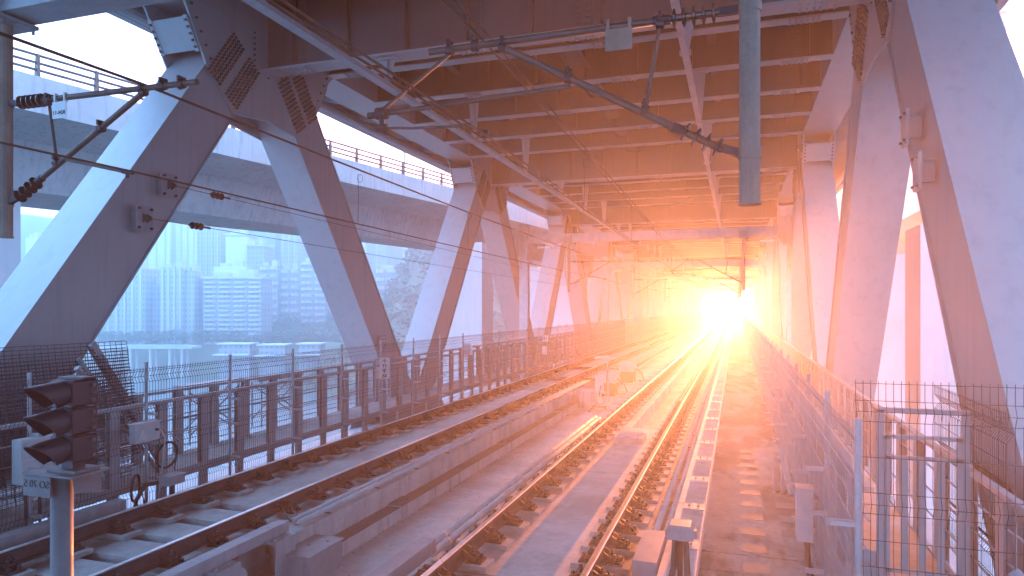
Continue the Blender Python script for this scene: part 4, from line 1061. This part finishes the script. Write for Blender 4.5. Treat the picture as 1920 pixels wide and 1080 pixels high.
m = MB(); m.bar((.93, 6.22, .56), (1.08, 6.26, .50), .05, .012); m.bar((1.08, 6.26, .5), (1.13, 6.28, .5), .05, .012); m.box(.98, 1.10, 6.3, 6.36, .1, .62); tag(m.build('gate_bracket', 'galv', None, (1.02, 6.25, .5)), 'steel strap joining the gate frame to the right fence post', 'bracket')
t = thing('spare_mesh_panel', 'folded mesh panel standing loose by the near right diagonal', 'mesh panel', (2.30, 8.3, -.09))
place(vmesh(2.3, -.05, 1.72, (.4, 1.0, 1.52), .055, .0035, .06, 3), 2.27, 7.1).build('mesh_sheet', 'mesh', t)
t = thing('pipe_rail', 'bent pipe handrail at the lower right corner behind the coarse mesh', 'handrail', (2.2, 6.0, .3))
m = MB(); m.path([(1.80, 6.12, .50), (2.12, 6.10, .48)], .022, 8); m.path([(1.98, 6.05, .66), (2.12, 5.92, .46), (2.22, 5.8, .34), (2.26, 5.75, -.2)], .045, 10); m.build('rail_pipe', 'galv', t)
# ------------------------------------------------------------------ road viaducts on either side and their piers
def viaduct(label, stations, name='road_viaduct'):
    t = thing(name, label, 'viaduct', stations[3][0]+(8,))
    rings = []; top = []
    for (x, y), (nx, ny), wi, wo in stations:
        def P(w, z): return (x+nx*w, y+ny*w, z)
        rings.append([P(0, 9.72), P(0, 11.05), P(.32, 11.05), P(.34, 10.25), P(wo+2.1, 10.25), P(wo+2.3, 11.05), P(wo+2.6, 11.05), P(wo+2.6, 9.72), P(wo, 9.2), P(wo-.5, 7.3), P(wi, 7.3), P(wi-.6, 9.15)])
    m = MB(); m.loft(rings); m.build('deck_girder', 'viad', t)
    return t
def rail_along(t, stations, zs=(11.32, 11.58, 11.86), posts=2.1, w=.18):
    pts = [(x+nx*w, y+ny*w) for (x, y), (nx, ny), a, b in stations]
    for z in zs:
        m = MB(); m.path([(p[0], p[1], z) for p in pts], .050, 8); m.build('rail_pipe', 'tube', t)
    d = 0; first = None; nxt = posts
    for a, b in zip(pts, pts[1:]):
        A, B = Vector(a), Vector(b); L_ = (B-A).length; q = nxt-d
        while d+L_ > nxt:
            s_ = A.lerp(B, (nxt-d)/L_)
            if first is None:
                m = MB(); m.prism([(-.10, 11.05), (.10, 11.05), (.07, 11.9), (-.03, 11.9)], -.05, .05, 0, 'y')
                m.v = [(v[0]+s_.x, v[1]+s_.y, v[2]) for v in m.v]; first = m.build('rail_post', 'tube', t); f0 = s_
            else:
                c = first.copy(); COL.objects.link(c); c.parent = t; c.location = first.location+Vector((s_.x-f0.x, s_.y-f0.y, 0))
            nxt += posts
        d += L_
def left_station(y):
    s_ = max(0.0, min(1.0, (y-50)/22)); slope = .203
    if y <= 50: x = -24.2+slope*(y-17.3)
    else:
        e = min(y, 72)-50; x = -24.2+slope*32.7+slope*(e-e*e/44)
    g = slope*(1-s_); L_ = math.hypot(1, g); wi = 3.0
    wo = 8.7 if y < 19 else max(6.4, 8.7-(y-19)*.105)
    return (x, y), (-1/L_, g/L_), wi, wo
ST = [left_station(y) for y in (-60, -40, -20, 0, 10, 17, 22, 27, 32, 37, 42, 47, 52, 57, 62, 67, 72, 100, 140, 190, 242)]
lv = viaduct('curved concrete road viaduct with a pipe railing running beside the left truss', ST)
rail_along(lv, ST)
def lamp_post(x, y, label):
    t = thing('street_lamp', label, 'street lamp', (x, y, 10.25), 'street lamps on the viaduct')
    m = MB(); m.tube((x, y, 10.25), (x, y, 18), .08, 8); m.build('lamp_pole', 'galv', t)
    m = MB(); m.bar((x, y, 18), (x-1.6, y, 18.3), .1, .08); m.build('lamp_arm', 'galv', t)
lamp_post(-20.2, 39.4, 'thin street lamp pole rising from the left viaduct railing')
RST = [((12.6-.0*y, y), (1, 0), 3.0, 9.6) for y in (-60, -30, 0, 20, 40, 60, 90, 130, 190, 242)]
rv = viaduct('concrete road viaduct running beside the right truss', RST)
def pier(name, label, x0, x1, y0, y1, z1, cap=0.0):
    t = thing(name, label, 'pier', ((x0+x1)/2, (y0+y1)/2, -33))
    m = MB(); m.box(x0, x1, y0, y1, -34, z1); m.build('pier_shaft', 'pier', t)
    if cap: m = MB(); m.prism([(x0, z1-1.6), (x1, z1-1.6), (x1+cap, z1), (x0-cap, z1)], y0-.05, y1+.05, 0, 'y'); m.build('pier_cap', 'pier', t)
    return t
pier('viaduct_pier', 'tall pale pier at the far left edge under the viaduct', -31.2, -27.3, 17.2, 19.9, 7.295)
pier('viaduct_pier', 'broad pale pier seen between the second and third left truss nodes', -20.2, -17.0, 45.0, 47.3, 7.295)
pier('viaduct_pier', 'pale pier of the left viaduct far down beside the truss', -24.0, -16.5, 76, 78.5, 7.295)
pier('viaduct_pier', 'pale pier of the right viaduct seen between the right diagonals', 7.0, 19.5, 31.0, 33.6, 6.0)
pier('viaduct_pier', 'pale pier of the right viaduct farther down', 9.0, 20.5, 66, 68.5, 7.295)
pier('bridge_pylon', 'broad white bridge pylon wall beyond the right truss, down the tunnel', 5.2, 9.5, 92, 97, 40)

# ------------------------------------------------------------------ the city on the far bank
CY, SYW = math.cos(YAW), math.sin(YAW)
def cbox(m, l0, l1, d0, d1, z0, z1, mi=0):
    q = [to_world(l0, d0), to_world(l1, d0), to_world(l1, d1), to_world(l0, d1)]
    m.quadbox([(a, b, z0) for a, b in q]+[(a, b, z1) for a, b in q], mi)
def lat(u, D): return (u-960)/1280*D
def zed(v, D): return H-(v-578)*D/1280
def city(label, u0, u1, vt, D, fac, depth=16, bands=0, bays=1, fins=0, crown=None, name='apartment_tower', cat='tower', twist=0, zb=None):
    l0, l1, zt = lat(u0, D), lat(u1, D), zed(vt, D)
    w = to_world((l0+l1)/2, D)
    if zb is None: zb = min(hB(*to_world(l, d)) for l in (l0, l1) for d in (D, D+depth))-1
    t = thing(name, label, cat, (w[0], w[1], zb))
    m = MB(); cbox(m, l0, l1, D, D+depth, zb, zt)
    m.build('wall', fac, t)
    if fins:
        for i in range(fins):
            l = l0+(l1-l0)*(i+.5)/fins; m = MB(); cbox(m, l-.45, l+.45, D-.9, D-.005, zb, zt+.6); m.build('pilaster', 'pier', t)
    if bands:
        bw = (l1-l0)/bays; proto = None; st = (zt-max(zb, -19))/bands
        for b in range(bays):
            for k in range(bands):
                z = zt-(k+.55)*st
                m = MB(); a, c = l0+b*bw+.7, l0+(b+1)*bw-.7
                if proto is None:
                    r = []
                    for q in range(7):
                        e = math.sin(math.pi*q/6); r.append(to_world(a+(c-a)*q/6, D-.2-1.7*min(1, e*1.6)))
                    r2 = [to_world(c, D-.006), to_world(a, D-.006)]
                    m.prism([(p[0], p[1]) for p in r+r2], z, z+st*.42, 0, 'z'); proto = m.build('balcony', 'pier', t); pz, pb = z, b
                else:
                    o = proto.copy(); COL.objects.link(o); o.parent = t
                    dl = (b-pb)*bw; o.location = proto.location+Vector((dl*CY, dl*SYW, z-pz))
    for k in range(2):
        a = l0+(l1-l0)*(.15+.45*k); m = MB(); cbox(m, a, a+(l1-l0)*.25, D+2, D+8, zt, zt+2.2+1.5*k); m.build('roof_house', 'pier', t)
    if crown: m = MB(); cbox(m, l0-1, l1+1, D-1, D+depth+1, zt-1.2, zt-.2); m.build('cornice', 'pier', t)
    return t
city('slab tower with bright vertical fins near the left bank, half behind the first diagonal', 197, 272, 503, 368, 'fac1', fins=5)
city('darker recessed tower between the two finned towers', 273, 299, 532, 376, 'fac1', depth=12)
city('right one of the two towers with bright vertical fins on the bank', 300, 344, 502, 366, 'fac1', fins=4)
city('narrow shaded tower wing beside the right finned tower', 345, 364, 508, 368, 'fac1', depth=12)
city('round balcony block with stacked white bands on the bank', 380, 491, 518, 372, 'fac2', bands=15, bays=4, name='apartment_block', cat='apartment block', crown=True)
city('white penthouse block standing behind the round balcony block', 400, 462, 500, 396, 'fac4', depth=8, name='apartment_block', cat='apartment block')
city('very tall pale tower behind the left finned tower', 268, 318, 405, 450, 'fac4', fins=3)
city('tallest pale tower cut by the viaduct above the right finned tower', 322, 369, 388, 455, 'fac4', fins=4)
city('tall pale tower right of the tallest one, behind the banded block', 371, 414, 392, 458, 'fac1', fins=4)
city('pale tower with a round cornice top left of the lettered block', 423, 463, 438, 440, 'fac4', crown=True)
city('plain pale office block with small windows in front of the glass tower', 463, 496, 458, 432, 'fac2', name='office_block', cat='office block', crown=True)
city('grey glass tower rising behind the plain office block', 470, 516, 405, 478, 'fac3')
city('slim pale tower left of the second diagonal', 526, 558, 420, 470, 'fac1', fins=3)
city('low stepped apartment block on the hill behind the banded block', 486, 522, 498, 425, 'fac2', bands=8, bays=2, name='apartment_block', cat='apartment block')
city('low shaded apartment block on the hill beside the second diagonal', 524, 562, 504, 430, 'fac2', bands=7, bays=2, name='apartment_block', cat='apartment block')
city('pale banded apartment block half behind the second diagonal', 563, 612, 490, 428, 'fac2', bands=10, bays=2, name='apartment_block', cat='apartment block')
city('glass tower with a bright edge right of the second diagonal', 686, 726, 448, 470, 'fac3', fins=1)
city('pale tower tight against the second diagonal', 655, 684, 455, 462, 'fac4')
city('long white apartment block with shallow balconies on the wooded hill', 703, 782, 503, 425, 'fac2', bands=7, bays=4, name='apartment_block', cat='apartment block')
city('pale tower behind the long white apartment block', 756, 806, 452, 476, 'fac4', fins=3)
city('pale tower seen past the broad pier', 870, 905, 470, 440, 'fac1', fins=3)
city('slim pale tower seen through the third truss opening', 1075, 1100, 470, 350, 'fac1', zb=-20)
city('hazy tower far left under the viaduct', 48, 68, 446, 440, 'fac4', zb=-20)
city('low hazy block far left beside the first diagonal', 70, 110, 470, 430, 'fac2', zb=-20, name='apartment_block', cat='apartment block')
for i, (u0, u1, vt, D, f_, lab) in enumerate(((836, 872, 505, 330, 'fac2', 'hazy banded tower beyond the bridge, nearest to the broad pier'), (905, 935, 470, 325, 'fac4', 'hazy tower beyond the bridge, right of the broad pier'),
        (945, 985, 490, 300, 'fac1', 'hazy tower beyond the bridge beside the second portal column'), (1010, 1050, 455, 290, 'fac4', 'tall hazy tower seen past the third truss node'),
        (1110, 1145, 480, 285, 'fac2', 'hazy banded tower seen far down the left truss'), (1160, 1200, 500, 282, 'fac1', 'last hazy tower before the glare on the left'))):
    city(lab, u0, u1, vt, D, f_, depth=14, bands=10 if f_ == 'fac2' else 0, bays=2, fins=3 if f_ == 'fac4' else 0, zb=-22)
# right bank
for i, (x, y, w_, h_, lab) in enumerate(((36, 95, 14, 20, 'pale banded tower glimpsed between the right diagonals'), (60, 120, 18, 60, 'tall hazy tower on the right bank'), (40, 150, 16, 70, 'hazy tower on the right bank near the bridge end'))):
    t = thing('apartment_tower', lab, 'tower', (x, y, -33)); m = MB(); m.box(x-w_/2, x+w_/2, y, y+14, -33.5, h_); m.build('wall', 'fac1', t)
    for k in range(12):
        z = h_-2-k*3.4; m = MB(); m.box(x-w_/2+.6, x+w_/2-.6, y-1.2, y-.006, z, z+1.1); m.build('balcony', 'pier', t)
    m = MB(); m.box(x-3, x+3, y+3, y+9, h_, h_+3); m.build('roof_house', 'pier', t)
# riverside road on columns, quay houses
t = thing('riverside_road', 'raised riverside road on round columns below the finned towers', 'elevated road', to_world(lat(270, 345), 345)+(-33,))
m = MB(); cbox(m, lat(150, 345), lat(366, 345), 341, 352, -17.6, -16.4); cbox(m, lat(150, 345), lat(366, 345), 340.8, 341.2, -16.4, -15.5); m.build('road_deck', 'pier', t)
for u in (172, 212, 249, 286, 322, 345):
    for dd in (343, 349):
        p = to_world(lat(u, 345), dd); m = MB(); m.tube((p[0], p[1], -34), (p[0], p[1], -17.6), .7, 10); m.build('road_column', 'pier', t)
for i, (u0, u1, vt, D, lab) in enumerate(((410, 468, 646, 338, 'long white quay house under the banded block'), (486, 534, 648, 338, 'small white quay house right of the longer one'), (560, 600, 646, 336, 'white quay house beside the second diagonal'))):
    t = thing('quay_house', lab, 'quay house', to_world(lat((u0+u1)/2, D), D)+(-33,))
    m = MB(); cbox(m, lat(u0, D), lat(u1, D), D, D+9, -34, zed(vt, D)); m.build('wall', 'fac2', t)
    m = MB(); cbox(m, lat(u0, D)-1, lat(u1, D)+1, D-1, D+10, zed(vt, D), zed(vt, D)+.6); m.build('roof', 'pier', t)
    m = MB(); cbox(m, lat(u0, D)-1, lat(u1, D)+1, D-5, D-.01, zed(vt, D)-5.2, zed(vt, D)-4.6); m.build('terrace', 'pier', t)
t = thing('slope_lattice', 'white concrete lattice holding the wooded slope beside the second diagonal', 'retaining lattice', to_world(lat(560, 395), 395)+(-15,))
m = MB()
def on_hill(u, D): p = to_world(lat(u, D), D); return Vector((p[0], p[1], hB(*p)+.6))
for k in range(12): m.path([on_hill(500+11*k, d) for d in (398, 404, 410, 416)], .35, 4)
for d in (398, 404, 410, 416): m.path([on_hill(500+11*k, d) for k in range(12)], .35, 4)
m.build('lattice', 'pier', t)
# promenade trees
def leaf_cloud(m, c, rx, rz, n, s, r_):
    for i in range(n):
        while True:
            q = Vector((r_.uniform(-1, 1), r_.uniform(-1, 1), r_.uniform(-1, 1)))
            if .25 < q.length < 1 and mnoise.noise(q*2.3+Vector(c)*.37) > -.22: break
        p = Vector((c[0]+q.x*rx, c[1]+q.y*rx, c[2]+q.z*rz))
        a = Vector((r_.uniform(-1, 1), r_.uniform(-1, 1), r_.uniform(-.6, .6))).normalized(); b = a.cross(Vector((r_.uniform(-1, 1), r_.uniform(-1, 1), 1))).normalized()
        k = len(m.v); m.v += [tuple(p-a*s), tuple(p+b*s*.6), tuple(p+a*s), tuple(p-b*s*.6)]; m.f.append((k, k+1, k+2, k+3)); m.mi.append(0)
TR = []
rt = random.Random(3)
def tree(x, y, z, h, r, label):
    t = thing('promenade_tree', label, 'tree', (x, y, z), 'trees along the riverside road')
    m = MB(); m.lathe((x, y, z), (x+.3, y, z+h*.5), [(0, .3), (1, .15)], 7); m.path([(x+.2, y, z+h*.3), (x+r*.4, y+.3, z+h*.6)], .1, 5); m.path([(x+.2, y, z+h*.35), (x-r*.4, y-.3, z+h*.65)], .1, 5)
    a = m.build('trunk', 'dusty', t)
    m = MB(); leaf_cloud(m, (x, y, z+h*.62), r, h*.40, 260, .55, rt); b = m.build('crown', 'leaf', t)
    return t, [a, b]
us = [190, 205, 219, 234, 247, 259, 272, 288, 301, 315, 330, 344, 368, 384, 399, 413, 428, 441, 457, 472, 488, 503, 519, 534, 549, 566, 583, 600]
for i, u in enumerate(us):
    D = 357+rt.uniform(0, 4); p = to_world(lat(u, D), D); z = hB(*p)-.2
    lab = 'bushy tree on the riverside road in front of the finned towers' if u < 366 else ('bushy tree on the bank in front of the banded block' if u < 495 else 'bushy tree on the bank at the foot of the wooded slope')
    if i < 4: TR.append(tree(p[0], p[1], z, rt.uniform(6.5, 9), rt.uniform(3.2, 4.2), lab))
    else: copy_thing(TR[i % 4][0], TR[i % 4][1], (p[0], p[1], z), lab)
# wooded hillside: one mass
m = MB()
for i in range(520):
    u = rt.uniform(470, 860); D = rt.uniform(385, 470); p = to_world(lat(u, D), D)
    leaf_cloud(m, (p[0], p[1], hB(*p)+1.8), rt.uniform(3, 5.5), rt.uniform(2.2, 3.6), 34, 1.1, rt)
o = m.build('hillside_wood', 'leaf'); o['kind'] = 'stuff'
m = MB()
for i in range(1500):
    x = rt.uniform(-195, -20) if i % 4 else rt.uniform(16, 120); y = rt.uniform(238, 322)+(max(0, -x-60)*.4 if rt.random() < .5 else 0)
    leaf_cloud(m, (x, y, hA(x, y)+1.5), rt.uniform(3, 6), rt.uniform(2.5, 4), 30, 1.2, rt)
o = m.build('hillside_wood', 'leaf'); o['kind'] = 'stuff'
# added hall beyond the bridge's end, keeps low sun off the left side
t = thing('sun_screen_hall', 'added hall around the left track at the far end, screening off low sun', 'sun screen', (-9.5, 262, -1.2))
m = MB(); m.box(-24, -9.2, 260, 300, -3, 14); m.box(-4.6, -4.1, 260, 300, -3, 14); m.box(-9.2, -4.6, 296, 300, -3, 14); m.build('screen_wall', 'pier', t)
m = MB(); m.box(-9.2, -4.6, 260, 296, 5.6, 14); m.build('screen_front', 'pier', t)
m = MB(); m.box(-24.4, -3.9, 259.6, 300.4, 14, 14.6); m.build('roof', 'steel_dark', t)
# ------------------------------------------------------------------ the hazy air
# one box round everything; turned so that its far side passes just behind the bridge's end
m = MB(); m.box(-780, 420, -460, 342, -34.6, 150)
hz = bpy.data.materials.new('haze_air'); hz.use_nodes = True
hn = hz.node_tree.nodes; hn.remove(hn["Principled BSDF"])
pv = hn.new("ShaderNodeVolumePrincipled"); pv.inputs['Color'].default_value = (.97, .98, 1.0, 1)
pv.inputs['Density'].default_value = HAZE_D; pv.inputs['Anisotropy'].default_value = HAZE_G
hz.node_tree.links.new(pv.outputs[0], hn["Material Output"].inputs['Volume'])
o = m.build('haze', hz); o['kind'] = 'stuff'; o.rotation_euler = (0, 0, R(-26))
